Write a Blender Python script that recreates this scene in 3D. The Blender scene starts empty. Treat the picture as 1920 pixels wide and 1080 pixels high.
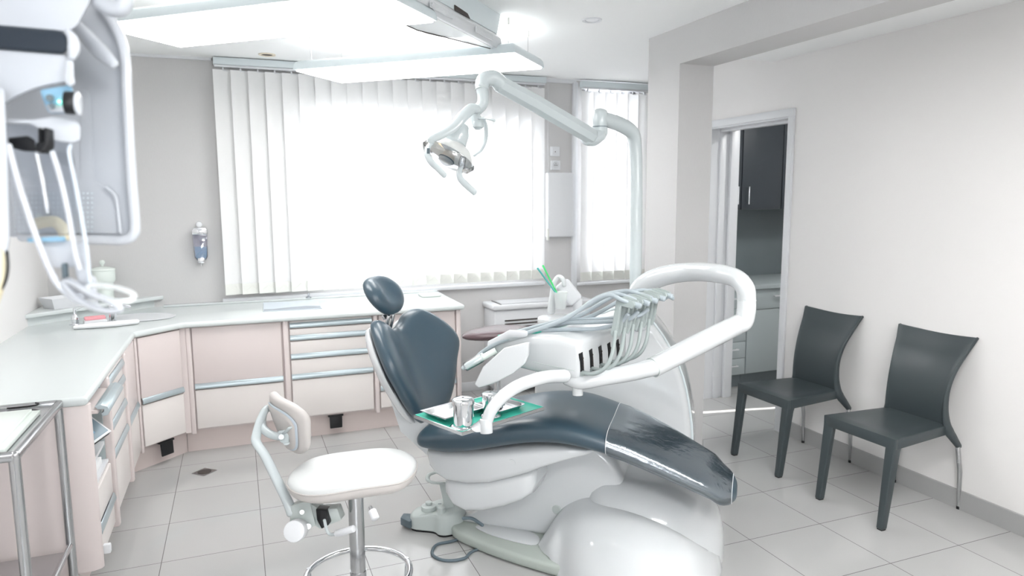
import bpy, bmesh, math, random
from mathutils import Vector, Matrix
random.seed(4)
V = Vector
PI = math.pi
scene = bpy.context.scene
COL = scene.collection

# ------------------------------------------------------------------ camera
cam_data = bpy.data.cameras.new('camera')
cam = bpy.data.objects.new('camera', cam_data)
COL.objects.link(cam)
pitch, yaw, roll = 0.1307, 0.3734, -0.0055
fwd = V((math.sin(yaw)*math.cos(pitch), math.cos(yaw)*math.cos(pitch), -math.sin(pitch)))
rt0 = V((math.cos(yaw), -math.sin(yaw), 0))
up0 = rt0.cross(fwd)
rt = rt0*math.cos(roll) + up0*math.sin(roll)
up = -rt0*math.sin(roll) + up0*math.cos(roll)
M = Matrix((( rt.x, up.x, -fwd.x, 0), (rt.y, up.y, -fwd.y, 0), (rt.z, up.z, -fwd.z, 1.6), (0, 0, 0, 1)))
cam.matrix_world = M
cam_data.sensor_width = 36
cam_data.lens = 1313.0/1920*36
cam_data.clip_start = 0.05
cam_data.dof.use_dof = True
cam_data.dof.focus_distance = 2.9
cam_data.dof.aperture_fstop = 3.2
scene.camera = cam

# ------------------------------------------------------------------ view, world, lights
scene.view_settings.view_transform = 'Standard'
scene.view_settings.look = 'None'
scene.view_settings.exposure = 1.5
scene.view_settings.gamma = 1.0
scene.view_settings.use_curve_mapping = False
world = bpy.data.worlds.new('overcast_sky')
scene.world = world
world.use_nodes = True
bg = world.node_tree.nodes['Background']
bg.inputs[0].default_value = (0.93, 0.96, 1.0, 1)
bg.inputs[1].default_value = 4.6

PANEL_UP = 2.2
PANEL_DOWN = 3.5
FILL_REAR = 7.5  # strength of the unseen fill panels added behind the camera

def area(name, loc, rot, sx, sy, power, col=(1, 1, 1), portal=False):
    d = bpy.data.lights.new(name, 'AREA')
    d.shape = 'RECTANGLE'; d.size = sx; d.size_y = sy; d.energy = power; d.color = col
    if portal: d.cycles.is_portal = True
    o = bpy.data.objects.new(name, d); COL.objects.link(o)
    o.location = loc; o.rotation_euler = rot
    return o
sun = bpy.data.lights.new('sun', 'SUN'); sun.energy = 7.0; sun.angle = 0.01; sun.color = (1, .97, .92)
sun_o = bpy.data.objects.new('sun', sun); COL.objects.link(sun_o); sun_o.location = (9, 3, 5)
sun_o.rotation_euler = V((-.98*.82, .19*.82, -.57)).to_track_quat('-Z', 'Y').to_euler()
area('window_portal', (1.4, 5.52, 1.6), (-PI/2, 0, 0), 2.2, 1.6, 1, portal=True)
area('window_portal', (3.05, 5.52, 1.7), (-PI/2, 0, 0), 0.75, 1.8, 1, portal=True)

# ------------------------------------------------------------------ materials
area('window_portal', (-.2, -1.72, 1.55), (PI/2, 0, 0), 1.4, 1.05, 1, portal=True)  # portal for the added fill opening in the rear wall
def srgb(r, g, b):
    f = lambda c: (c/255/12.92) if c/255 <= 0.04045 else ((c/255+0.055)/1.055)**2.4
    return (f(r), f(g), f(b), 1)
def mat(name, col, rough=0.5, metal=0.0, spec=0.5, trans=0.0, ior=1.45, coat=0.0, bump=0.0, bscale=200, var=0.0, alpha=1.0, stretch=None):
    m = bpy.data.materials.new(name); m.use_nodes = True
    nt = m.node_tree; b = nt.nodes['Principled BSDF']
    b.inputs['Base Color'].default_value = col
    b.inputs['Roughness'].default_value = rough
    b.inputs['Metallic'].default_value = metal
    b.inputs['Specular IOR Level'].default_value = spec
    b.inputs['IOR'].default_value = ior
    b.inputs['Transmission Weight'].default_value = trans
    b.inputs['Coat Weight'].default_value = coat
    b.inputs['Coat Roughness'].default_value = 0.05
    b.inputs['Alpha'].default_value = alpha
    tc = nt.nodes.new('ShaderNodeTexCoord'); no = nt.nodes.new('ShaderNodeTexNoise')
    no.inputs['Scale'].default_value = bscale
    if stretch:
        mp = nt.nodes.new('ShaderNodeMapping'); mp.inputs['Scale'].default_value = stretch
        nt.links.new(tc.outputs['Object'], mp.inputs[0]); nt.links.new(mp.outputs[0], no.inputs['Vector'])
    else:
        nt.links.new(tc.outputs['Object'], no.inputs['Vector'])
    if bump:
        bu = nt.nodes.new('ShaderNodeBump'); bu.inputs['Strength'].default_value = bump; bu.inputs['Distance'].default_value = 0.002
        nt.links.new(no.outputs['Fac'], bu.inputs['Height']); nt.links.new(bu.outputs[0], b.inputs['Normal'])
    mx = nt.nodes.new('ShaderNodeMix'); mx.data_type = 'RGBA'
    v = max(var, 0.01)
    mx.inputs[6].default_value = tuple(c*(1-v) for c in col[:3])+(1,)
    mx.inputs[7].default_value = tuple(min(1, c*(1+v)) for c in col[:3])+(1,)
    nt.links.new(no.outputs['Fac'], mx.inputs[0]); nt.links.new(mx.outputs[2], b.inputs['Base Color'])
    return m
def emis(name, col, s):
    m = bpy.data.materials.new(name); m.use_nodes = True
    b = m.node_tree.nodes['Principled BSDF']
    b.inputs['Base Color'].default_value = (.9, .9, .9, 1)
    b.inputs['Emission Color'].default_value = col
    b.inputs['Emission Strength'].default_value = s
    return m
def thin(name, col, fac, rough=0.03, shiny=1.0, bump=0):
    """clear thin sheet: transparent mixed with a glossy coat by facing"""
    m = bpy.data.materials.new(name); m.use_nodes = True
    nt = m.node_tree; nt.nodes.clear()
    out = nt.nodes.new('ShaderNodeOutputMaterial')
    tr = nt.nodes.new('ShaderNodeBsdfTransparent'); tr.inputs[0].default_value = col
    gl = nt.nodes.new('ShaderNodeBsdfGlossy'); gl.inputs['Roughness'].default_value = rough
    gl.inputs[0].default_value = (shiny*(.9 if bump else 1), shiny*(.96 if bump else 1), shiny, 1)
    fr = nt.nodes.new('ShaderNodeFresnel'); fr.inputs[0].default_value = 1.5
    if bump:
        tc = nt.nodes.new('ShaderNodeTexCoord'); no = nt.nodes.new('ShaderNodeTexNoise'); no.inputs['Scale'].default_value = 14; no.inputs['Detail'].default_value = 4
        bu = nt.nodes.new('ShaderNodeBump'); bu.inputs['Strength'].default_value = bump; bu.inputs['Distance'].default_value = 0.01
        nt.links.new(tc.outputs['Object'], no.inputs['Vector']); nt.links.new(no.outputs['Fac'], bu.inputs['Height']); nt.links.new(bu.outputs[0], gl.inputs['Normal'])
    ad = nt.nodes.new('ShaderNodeMath'); ad.operation = 'ADD'; ad.use_clamp = True; ad.inputs[1].default_value = fac
    mx = nt.nodes.new('ShaderNodeMixShader')
    nt.links.new(fr.outputs[0], ad.inputs[0]); nt.links.new(ad.outputs[0], mx.inputs[0])
    nt.links.new(tr.outputs[0], mx.inputs[1]); nt.links.new(gl.outputs[0], mx.inputs[2]); nt.links.new(mx.outputs[0], out.inputs[0])
    return m
def floor_mat():
    m = bpy.data.materials.new('floor_tiles'); m.use_nodes = True
    nt = m.node_tree; b = nt.nodes['Principled BSDF']
    tc = nt.nodes.new('ShaderNodeTexCoord'); mp = nt.nodes.new('ShaderNodeMapping')
    mp.inputs['Location'].default_value = (0.38704, -4.4864, 0)
    br = nt.nodes.new('ShaderNodeTexBrick')
    br.offset = 0; br.squash = 1
    br.inputs['Scale'].default_value = 1
    br.inputs['Brick Width'].default_value = 0.42416
    br.inputs['Row Height'].default_value = 0.40176
    br.inputs['Mortar Size'].default_value = 0.0016
    br.inputs['Mortar Smooth'].default_value = 0.2
    br.inputs['Bias'].default_value = 0
    br.inputs['Color1'].default_value = (0.47, 0.47, 0.465, 1)
    br.inputs['Color2'].default_value = (0.44, 0.44, 0.435, 1)
    br.inputs['Mortar'].default_value = (0.13, 0.12, 0.12, 1)
    nt.links.new(tc.outputs['Object'], mp.inputs[0]); nt.links.new(mp.outputs[0], br.inputs[0])
    no = nt.nodes.new('ShaderNodeTexNoise'); no.inputs['Scale'].default_value = 350; no.inputs['Detail'].default_value = 3
    nt.links.new(tc.outputs['Object'], no.inputs['Vector'])
    n2 = nt.nodes.new('ShaderNodeTexNoise'); n2.inputs['Scale'].default_value = 3
    nt.links.new(tc.outputs['Object'], n2.inputs['Vector'])
    rr = nt.nodes.new('ShaderNodeMapRange'); rr.inputs[3].default_value = 0.93; rr.inputs[4].default_value = 1.07
    nt.links.new(no.outputs['Fac'], rr.inputs[0])
    r2 = nt.nodes.new('ShaderNodeMapRange'); r2.inputs[3].default_value = 0.96; r2.inputs[4].default_value = 1.04
    nt.links.new(n2.outputs['Fac'], r2.inputs[0])
    mu = nt.nodes.new('ShaderNodeMath'); mu.operation = 'MULTIPLY'
    nt.links.new(rr.outputs[0], mu.inputs[0]); nt.links.new(r2.outputs[0], mu.inputs[1])
    vm = nt.nodes.new('ShaderNodeVectorMath'); vm.operation = 'SCALE'
    nt.links.new(br.outputs['Color'], vm.inputs[0]); nt.links.new(mu.outputs[0], vm.inputs['Scale'])
    nt.links.new(vm.outputs[0], b.inputs['Base Color'])
    b.inputs['Roughness'].default_value = 0.09
    b.inputs['Specular IOR Level'].default_value = 0.55
    bu = nt.nodes.new('ShaderNodeBump'); bu.inputs['Strength'].default_value = 0.3; bu.inputs['Distance'].default_value = 0.001; bu.invert = True
    nt.links.new(br.outputs['Fac'], bu.inputs['Height']); nt.links.new(bu.outputs[0], b.inputs['Normal'])
    return m
def blind_mat():
    m = bpy.data.materials.new('blind_fabric'); m.use_nodes = True
    nt = m.node_tree; nt.nodes.clear()
    out = nt.nodes.new('ShaderNodeOutputMaterial')
    d = nt.nodes.new('ShaderNodeBsdfDiffuse'); t = nt.nodes.new('ShaderNodeBsdfTranslucent')
    mx = nt.nodes.new('ShaderNodeMixShader'); mx.inputs[0].default_value = 0.18
    tc = nt.nodes.new('ShaderNodeTexCoord'); no = nt.nodes.new('ShaderNodeTexNoise'); no.inputs['Scale'].default_value = 400
    mr = nt.nodes.new('ShaderNodeMapRange'); mr.inputs[3].default_value = 0.86; mr.inputs[4].default_value = 0.94
    nt.links.new(tc.outputs['Object'], no.inputs['Vector']); nt.links.new(no.outputs['Fac'], mr.inputs[0])
    nt.links.new(mr.outputs[0], d.inputs[0]); nt.links.new(mr.outputs[0], t.inputs[0])
    nt.links.new(d.outputs[0], mx.inputs[1]); nt.links.new(t.outputs[0], mx.inputs[2]); nt.links.new(mx.outputs[0], out.inputs[0])
    return m

M_floor = floor_mat()
M_wallpaper = mat('woven_wallpaper', srgb(202, 201, 201), 0.85, bump=0.25, bscale=300, var=0.03, stretch=(1, 1, .12))
M_wall = mat('painted_wall', srgb(236, 234, 233), 0.7, bump=0.08, bscale=250, var=0.01)
M_ceil = mat('ceiling_paint', srgb(248, 249, 249), 0.8, bump=0.05, bscale=200)
M_white = mat('white_plastic', srgb(222, 224, 227), 0.3)
M_shell = mat('glossy_white_shell', srgb(210, 213, 215), 0.12, coat=0.6)
M_lamp_w = mat('pale_grey_enamel', srgb(196, 204, 206), 0.22, coat=0.3)
M_grey = mat('light_grey_plastic', srgb(188, 196, 194), 0.4)
M_greygreen = mat('grey_green_plastic', srgb(176, 184, 178), 0.42)
M_pink = mat('pale_pink_laminate', srgb(222, 211, 209), 0.35, var=0.01)
M_pinkp = mat('pink_plinth_laminate', srgb(224, 211, 207), 0.4, var=0.01)
M_drawer = mat('cream_drawer_front', srgb(230, 224, 221), 0.32)
M_gap = mat('dark_gap', srgb(70, 64, 62), 0.8)
M_top = mat('worktop_laminate', srgb(211, 217, 217), 0.22, coat=0.2, bump=0.02, bscale=80)
M_alu = mat('brushed_aluminium', srgb(186, 198, 203), 0.32, metal=0.55, stretch=(2, 2, 60), bscale=60)
M_chrome = mat('polished_chrome', srgb(225, 227, 230), 0.06, metal=1)
M_steel = mat('brushed_steel', srgb(192, 193, 195), 0.2, metal=1, bump=0.05, bscale=120, stretch=(8, 8, .2))
M_black = mat('black_plastic', srgb(22, 23, 26), 0.4)
M_slate = mat('slate_blue_leather', srgb(54, 75, 88), 0.31, spec=0.8, coat=.15, bump=0.12, bscale=900, var=0.02)
M_chair = mat('anthracite_polypropylene', srgb(62, 70, 73), 0.35, bump=0.05, bscale=900)
M_leather_w = mat('white_leather', srgb(212, 214, 214), 0.36, bump=0.1, bscale=700)
M_leather_side = mat('cream_leather', srgb(203, 198, 195), 0.4, bump=0.1, bscale=700)
M_brown = mat('brown_leather', srgb(88, 70, 74), 0.25, bump=0.1, bscale=500)
M_teal = mat('teal_plastic', srgb(70, 195, 172), 0.4)
M_holder = mat('grey_silicone', srgb(158, 168, 167), 0.4)
M_hose = mat('pale_hose_rubber', srgb(172, 182, 188), 0.4)
M_skirt = mat('grey_stone_skirting', srgb(168, 168, 168), 0.45, bscale=400, var=0.08, bump=0.05)
M_dark_cab = mat('charcoal_cabinet', srgb(66, 72, 78), 0.45, bscale=20, var=0.03)
M_splash = mat('grey_splashback', srgb(120, 130, 134), 0.5)
M_grey_cab = mat('grey_cabinet', srgb(178, 188, 190), 0.45)
M_glass = thin('window_glass', (1, 1, 1, 1), 0.0)
M_film = thin('clear_film', (0.9, 0.92, 0.95, 1), 0.2, 0.2, .85, .6)
M_clear = thin('clear_acrylic', (0.93, 0.95, 0.98, 1), 0.12, 0.15)
M_clear2 = thin('clear_tinted_acrylic', (0.82, 0.82, 0.9, 1), 0.12, 0.05)
M_pane = mat('frosted_clear_plastic', srgb(240, 244, 244), 0.25, alpha=.55)
M_blind = blind_mat()
M_weight = mat('blind_weight_fabric', srgb(226, 227, 222), 0.8)
M_cable = mat('blue_grey_cable', srgb(92, 106, 114), 0.45)
M_mint = mat('mint_porcelain', srgb(228, 236, 231), 0.2)
M_green = mat('green_plastic', srgb(70, 214, 120), 0.35)
M_tealtube = mat('teal_tube', srgb(80, 170, 165), 0.35)
M_rose = mat('rose_plastic', srgb(236, 165, 172), 0.4)
M_towel = mat('white_towel', srgb(240, 241, 242), 0.9, bump=0.5, bscale=300)
M_darkblue = mat('dark_blue_grip', srgb(44, 52, 62), 0.5)
M_blue = mat('pale_blue_panel', srgb(140, 182, 208), 0.35)
M_led = emis('green_indicator', (0.1, 0.9, 0.4, 1), 2)
M_cream = mat('cream_ring', srgb(226, 216, 198), 0.4)
M_yellow = mat('yellow_hose', srgb(228, 218, 188), 0.4)
M_bulb = mat('beige_bulb_shield', srgb(222, 212, 198), 0.35)
M_reflect = mat('dichroic_reflector', srgb(234, 236, 234), 0.55, spec=.2, alpha=.8)
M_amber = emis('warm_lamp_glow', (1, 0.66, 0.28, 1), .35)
M_panel_body = mat('satin_panel_body', srgb(216, 225, 228), 0.35)
M_diff = emis('lamp_diffuser', (1, 0.995, 0.98, 1), PANEL_DOWN)
M_fill_rear = emis('rear_fill_glow', (1, 0.995, 0.98, 1), FILL_REAR)
M_fill_hall = emis('hall_fill_glow', (1, 0.995, 0.98, 1), 10.0)  # glow of the added hall fill lamp
M_diffup = emis('lamp_uplight', (1, 0.995, 0.98, 1), PANEL_UP)
M_print = mat('magazine_paper', srgb(205, 214, 222), 0.4)
M_printgrey = mat('magazine_photo', srgb(150, 158, 168), 0.4)
M_screen = mat('tablet_screen', srgb(140, 160, 172), 0.2)
M_seam = mat('pale_blue_piping', srgb(196, 206, 216), 0.4)
M_threshold = mat('pale_threshold', srgb(235, 236, 236), 0.3)

# ------------------------------------------------------------------ mesh helpers
def merge(bm, other):
    me = bpy.data.meshes.new('tmp'); other.to_mesh(me); bm.from_mesh(me); bpy.data.meshes.remove(me); other.free(); return bm
def join(*bms):
    a = bms[0]
    for b in bms[1:]: merge(a, b)
    return a
def bev(bm, w, seg=2, ang=30):
    if w <= 0: return bm
    bmesh.ops.recalc_face_normals(bm, faces=bm.faces[:])
    es = [e for e in bm.edges if len(e.link_faces) == 2 and e.calc_face_angle(0) > math.radians(ang)]
    if es: bmesh.ops.bevel(bm, geom=es, offset=w, segments=seg, affect='EDGES', profile=0.5, clamp_overlap=True)
    return bm
def box(lo, hi, b=0.0, seg=2):
    bm = bmesh.new(); bmesh.ops.create_cube(bm, size=1)
    for v in bm.verts:
        v.co = V([lo[i]+(hi[i]-lo[i])*(v.co[i]+.5) for i in range(3)])
    return bev(bm, b, seg)
def obox(c, ax, ay, az, sx, sy, sz, b=0.0, seg=2):
    """oriented box, centre c, unit axes, full sizes"""
    bm = bmesh.new(); bmesh.ops.create_cube(bm, size=1)
    c, ax, ay, az = V(c), V(ax), V(ay), V(az)
    for v in bm.verts: v.co = c+ax*(v.co.x*sx)+ay*(v.co.y*sy)+az*(v.co.z*sz)
    return bev(bm, b, seg)
def prism(pts, vec, b=0.0, seg=2):
    """closed 3D polygon swept by vec"""
    bm = bmesh.new(); vec = V(vec)
    a = [bm.verts.new(V(p)) for p in pts]; c = [bm.verts.new(V(p)+vec) for p in pts]
    n = len(pts); bm.faces.new(a); bm.faces.new(c[::-1])
    for i in range(n): bm.faces.new((a[i], c[i], c[(i+1) % n], a[(i+1) % n]))
    return bev(bm, b, seg)
def loft(rings, caps=True, closed=False):
    bm = bmesh.new(); R = [[bm.verts.new(V(p)) for p in r] for r in rings]
    n = len(R[0]); m = len(R)
    for j in range(m if closed else m-1):
        A, B = R[j], R[(j+1) % m]
        for i in range(n): bm.faces.new((A[i], A[(i+1) % n], B[(i+1) % n], B[i]))
    if caps and not closed: bm.faces.new(R[0][::-1]); bm.faces.new(R[-1])
    bmesh.ops.recalc_face_normals(bm, faces=bm.faces[:])
    return bm
def frame(d):
    d = V(d).normalized(); a = V((0, 0, 1)) if abs(d.z) < 0.95 else V((1, 0, 0))
    x = a.cross(d).normalized(); return x, d.cross(x), d
def lathe(prof, base, axis=(0, 0, 1), seg=32):
    """profile of (radius, height) turned about axis from base"""
    x, y, d = frame(axis); base = V(base)
    rings = [[base+d*h+(x*math.cos(2*PI*i/seg)+y*math.sin(2*PI*i/seg))*max(r, 1e-4) for i in range(seg)] for r, h in prof]
    return loft(rings)
def cyl(a, b, r, r2=None, seg=24, bevel=0.0):
    a, b = V(a), V(b); L = (b-a).length; r2 = r if r2 is None else r2
    if bevel: pr = [(r-bevel, 0), (r-bevel*.3, bevel*.3), (r, bevel), (r2, L-bevel), (r2-bevel*.3, L-bevel*.3), (r2-bevel, L)]
    else: pr = [(r, 0), (r2, L)]
    return lathe(pr, a, b-a, seg)
def spline(pts, n=6, closed=False):
    P = [V(p) for p in pts]; out = []
    m = len(P)
    for i in range(m if closed else m-1):
        p0 = P[i-1] if (i > 0 or closed) else P[0]*2-P[1]
        p1, p2 = P[i], P[(i+1) % m]
        p3 = P[(i+2) % m] if (i+2 < m or closed) else P[-1]*2-P[-2]
        for k in range(n):
            t = k/n
            out.append(0.5*((2*p1)+(-p0+p2)*t+(2*p0-5*p1+4*p2-p3)*t*t+(-p0+3*p1-3*p2+p3)*t**3))
    if not closed: out.append(P[-1])
    return out
def tube(pts, r, seg=16, n=6, closed=False, smooth=True, flat=1.0, upv=None, round_end=True):
    """swept tube; r a number or one per control point; flat scales the second cross axis"""
    P = spline(pts, n, closed) if smooth else [V(p) for p in pts]
    if isinstance(r, (int, float)): R = [r]*len(P)
    else:
        R = []
        m = len(r)
        if smooth:
            for i in range(m if closed else m-1):
                for k in range(n): R.append(r[i]+(r[(i+1) % m]-r[i])*k/n)
            if not closed: R.append(r[-1])
        else: R = list(r)
    rings = []; N = len(P); prev = None
    for i in range(N):
        if closed: t = (P[(i+1) % N]-P[i-1])
        else: t = P[min(i+1, N-1)]-P[max(i-1, 0)]
        t.normalize()
        if upv is not None: x = V(upv).cross(t).normalized()
        elif prev is None: x = frame(t)[0]
        else: x = (prev-t*prev.dot(t)).normalized()
        prev = x; y = t.cross(x)
        rings.append([P[i]+(x*math.cos(2*PI*k/seg)+y*(flat*math.sin(2*PI*k/seg)))*R[i] for k in range(seg)])
    if not closed and round_end:
        def endcap(ring, c, d, rr):
            out = []
            for a in (0.35, 0.7, 0.95):
                out.append([c+(p-c)*math.cos(a*PI/2)+d*rr*math.sin(a*PI/2)*0.6 for p in ring])
            return out
        d0 = (P[0]-P[1]).normalized(); d1 = (P[-1]-P[-2]).normalized()
        rings = endcap(rings[0], P[0], d0, R[0])[::-1]+rings+endcap(rings[-1], P[-1], d1, R[-1])
    return loft(rings, closed=closed)
def polytube(pts, r, **k):
    return tube(pts, r, smooth=False, **k)
def pillow(outline, fn, hf, hb, p=2.4, n=7):
    """closed cushion: 2D outline shrunk to its centre, front height hf, back height hb; fn maps (a,b,h) to 3D"""
    cx = sum(q[0] for q in outline)/len(outline); cy = sum(q[1] for q in outline)/len(outline)
    rings = []
    def ring(s, h): return [fn(cx+(a-cx)*s, cy+(b-cy)*s, h) for a, b in outline]
    ss = [0.03]+[math.sin(PI/2*(k+0.5)/n) for k in range(n)]
    for s in ss: rings.append(ring(s, -hb*(1-s**p)**(1/p)))
    rings.append(ring(1, 0))
    for s in ss[::-1]: rings.append(ring(s, hf*(1-s**p)**(1/p)))
    return loft(rings)
def closed2(pts, n=5):
    return [(q.x, q.y) for q in spline([(a, b, 0) for a, b in pts], n, True)]
def rrect(w, h, r, n=5, c=(0, 0)):
    out = []
    for cx, cy, a0 in ((w/2-r, h/2-r, 0), (-w/2+r, h/2-r, 90), (-w/2+r, -h/2+r, 180), (w/2-r, -h/2+r, 270)):
        for k in range(n+1):
            a = math.radians(a0+90*k/n); out.append((c[0]+cx+r*math.cos(a), c[1]+cy+r*math.sin(a)))
    return out
def obj(name, bm, m, parent=None, label=None, sharp=38, sub=0):
    bmesh.ops.remove_doubles(bm, verts=bm.verts[:], dist=1e-5)
    bmesh.ops.recalc_face_normals(bm, faces=bm.faces[:])
    for f in bm.faces: f.smooth = True
    for e in bm.edges:
        if len(e.link_faces) != 2 or e.calc_face_angle(0) > math.radians(sharp): e.smooth = False
    me = bpy.data.meshes.new(name); bm.to_mesh(me); bm.free()
    me.materials.append(m)
    o = bpy.data.objects.new(name, me); COL.objects.link(o)
    if parent is not None:
        o.parent = parent
        if parent.type == 'EMPTY': o.matrix_parent_inverse = Matrix.Translation(-parent.location)
    if label: o['label'] = label
    if sub:
        md = o.modifiers.new('subdivision', 'SUBSURF'); md.levels = sub; md.render_levels = sub
    return o
def thing(name, label, cat, loc=(0, 0, 0), group=None):
    o = bpy.data.objects.new(name, None); COL.objects.link(o)
    o.location = V(loc); o.empty_display_size = 0.1
    o['label'] = label; o['category'] = cat
    if group: o['group'] = group
    return o
def tag(o, label, cat, group=None):
    o['label'] = label; o['category'] = cat
    if group: o['group'] = group
    return o
def struct(name, bm, m, parent=None):
    o = obj(name, bm, m, parent)
    if parent is None: o['kind'] = 'structure'
    return o
def kids(o): return [c for c in bpy.data.objects if c.parent == o]
def dup(root, loc, rotz=None, label=None):
    def cp(o, par):
        c = o.copy(); COL.objects.link(c); c.parent = par
        for k in kids(o): cp(k, c)
        return c
    src = kids(root); r = root.copy(); COL.objects.link(r); r.location = loc
    if rotz is not None: r.rotation_euler = (0, 0, rotz)
    for k in src: cp(k, r)
    if label: r['label'] = label
    return r
def text_bm(s, size, origin, ax, ay, ext=0.0004):
    cu = bpy.data.curves.new('t', 'FONT'); cu.body = s; cu.size = size; cu.extrude = ext; cu.align_x = 'CENTER'
    o = bpy.data.objects.new('t', cu); COL.objects.link(o)
    dg = bpy.context.evaluated_depsgraph_get(); me = bpy.data.meshes.new_from_object(o.evaluated_get(dg))
    bm = bmesh.new(); bm.from_mesh(me)
    ax, ay = V(ax), V(ay); az = ax.cross(ay)
    for v in bm.verts: v.co = V(origin)+ax*v.co.x+ay*v.co.y+az*v.co.z
    bpy.data.objects.remove(o); bpy.data.meshes.remove(me); return bm

# ================================================================== THE SETTING
XR = 3.37      # right wall
YW = 5.39      # window wall
XL = -1.18     # left wall
CE = 2.55      # ceiling
YB = -1.6      # wall behind the camera
struct('floor', box((XL-.1, YB-.1, -.1), (6.2, YW+.15, 0)), M_floor)
struct('ceiling', box((XL-.1, YB-.1, CE), (XR+.2, YW+.15, CE+.1)), M_ceil)
struct('trim_ceiling_right', box((2.64, YB, 2.47), (XR, 3.83, CE+.02)), M_ceil)
struct('wall_left', box((XL-.12, YB-.1, 0), (XL, YW+.15, CE)), M_wall)
W_FILL = (-.9, .5, 1.0, 2.05)  # unseen opening added in the rear wall to let in fill light
struct('wall_rear', join(box((XL, YB-.12, 0), (W_FILL[0], YB, CE)), box((W_FILL[1], YB-.12, 0), (XR, YB, CE)), box((W_FILL[0], YB-.12, 0), (W_FILL[1], YB, W_FILL[2])), box((W_FILL[0], YB-.12, W_FILL[3]), (W_FILL[1], YB, CE))), M_wall)
o_ = struct('window_fill', join(box((W_FILL[0], YB-.08, W_FILL[2]), (W_FILL[0]+.06, YB-.03, W_FILL[3])), box((W_FILL[1]-.06, YB-.08, W_FILL[2]), (W_FILL[1], YB-.03, W_FILL[3])), box((-.23, YB-.08, W_FILL[2]), (-.17, YB-.03, W_FILL[3])), box((W_FILL[0], YB-.08, W_FILL[2]), (W_FILL[1], YB-.03, W_FILL[2]+.06)), box((W_FILL[0], YB-.08, W_FILL[3]-.06), (W_FILL[1], YB-.03, W_FILL[3]))), M_white)
obj('glass_pane', box((W_FILL[0], YB-.057, W_FILL[2]), (W_FILL[1], YB-.053, W_FILL[3])), M_glass, o_)
# window wall pieces around the two openings
W1 = (0.50, 2.37, 0.93, 2.22); W2 = (2.76, 3.30, 0.93, 2.50)
wb = join(box((XL, YW, 0), (W1[0], YW+.16, 2.65)), box((W1[1], YW, 0), (W2[0], YW+.16, 2.65)), box((W2[1], YW, 0), (XR+.2, YW+.16, 2.65)),
          box((W1[0], YW, 0), (W1[1], YW+.16, W1[2])), box((W1[0], YW, W1[3]), (W1[1], YW+.16, 2.65)),
          box((W2[0], YW, 0), (W2[1], YW+.16, W2[2])), box((W2[0], YW, W2[3]), (W2[1], YW+.16, 2.65)))
struct('wall_window', wb, M_wallpaper)
# right wall with the doorway
DY0, DY1, DZ = 3.655, 4.47, 2.10
rw = join(box((XR, YB-.1, 0), (XR+.2, DY0, 2.6)), box((XR, DY1, 0), (XR+.2, YW, 2.6)), box((XR, DY0, DZ), (XR+.2, DY1, 2.6)))
struct('wall_right', rw, M_wall)
# pillar and beam running parallel to the right wall
struct('trim_pillar', join(box((2.41, 3.50, 0), (2.645, 3.83, CE+.05)), box((2.41, YB, 2.345), (2.645, 3.50, CE+.05))), M_wallpaper)
# skirtings
sk = bmesh.new()
y = 3.605
segs = []
while y > YB:
    y2 = max(y-.42, YB); segs.append(box((XR-.012, y2+.0008, 0), (XR, y-.0008, .10), .001, 1)); y = y2
struct('baseboard_right', join(*segs), M_skirt)
struct('baseboard_window', box((1.50, YW-.014, 0), (XR, YW, .075), .004), M_white)
struct('baseboard_pillar', box((2.643, 3.50, 0), (2.656, 3.83, .08), .003), M_skirt)
# windows: frame, mullion and glass
def window(name, w, mull):
    f = [box((w[0], YW+.06, w[2]), (w[0]+.05, YW+.12, w[3])), box((w[1]-.05, YW+.06, w[2]), (w[1], YW+.12, w[3])),
         box((w[0], YW+.06, w[2]), (w[1], YW+.12, w[2]+.05)), box((w[0], YW+.06, w[3]-.05), (w[1], YW+.12, w[3]))]
    for m_ in mull: f.append(box((m_-.03, YW+.06, w[2]), (m_+.03, YW+.12, w[3])))
    o = struct(name, join(*f), M_white)
    obj('glass_pane', box((w[0]+.03, YW+.088, w[2]+.03), (w[1]-.03, YW+.092, w[3]-.03)), M_glass, o)
window('window_1', W1, []); window('window_2', W2, [])
struct('trim_sill', box((-.12, YW-.035, .855), (2.40, YW+.06, .885), .006), M_white)
struct('trim_sill_2', box((2.68, YW-.03, .83), (XR, YW+.06, .855), .006), M_white)
struct('trim_cornice', join(box((XL, YW-.02, CE-.018), (-.1, YW, CE)), box((2.40, YW-.02, CE-.03), (2.69, YW, CE))), M_white)
struct('trim_window_post', box((2.655, YW-.03, .5), (2.70, YW, 2.53), .004), M_white)

# doorway casing
dc = []
def fr(x0, x1, w, o_):
    return [box((x0, DY0-w, 0), (x1, DY0, DZ), .003), box((x0, DY1, 0), (x1, DY1+w, DZ), .003),
            box((x0-.001, DY0-w, DZ-.001), (x1, DY1+w, DZ+w), .003)]
dc = fr(XR-.018, XR, .05, 0)
dc += [box((XR-.005, DY0-.008, 0), (XR+.204, DY0+.006, DZ-.013)), box((XR-.005, DY1-.018, 0), (XR+.204, DY1+.008, DZ-.013)), box((XR-.006, DY0-.007, DZ-.012), (XR+.205, DY1+.007, DZ+.008))]
dc += [box((XR+.07, DY1-.034, 0), (XR+.12, DY1-.018, DZ-.01), .003), box((XR+.16, DY1-.05, 0), (XR+.235, DY1-.018, DZ-.01), .004), box((XR+.07, DY0, DZ-.03), (XR+.12, DY1, DZ-.01), .003)]
struct('door_1', join(*dc), M_white)
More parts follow.
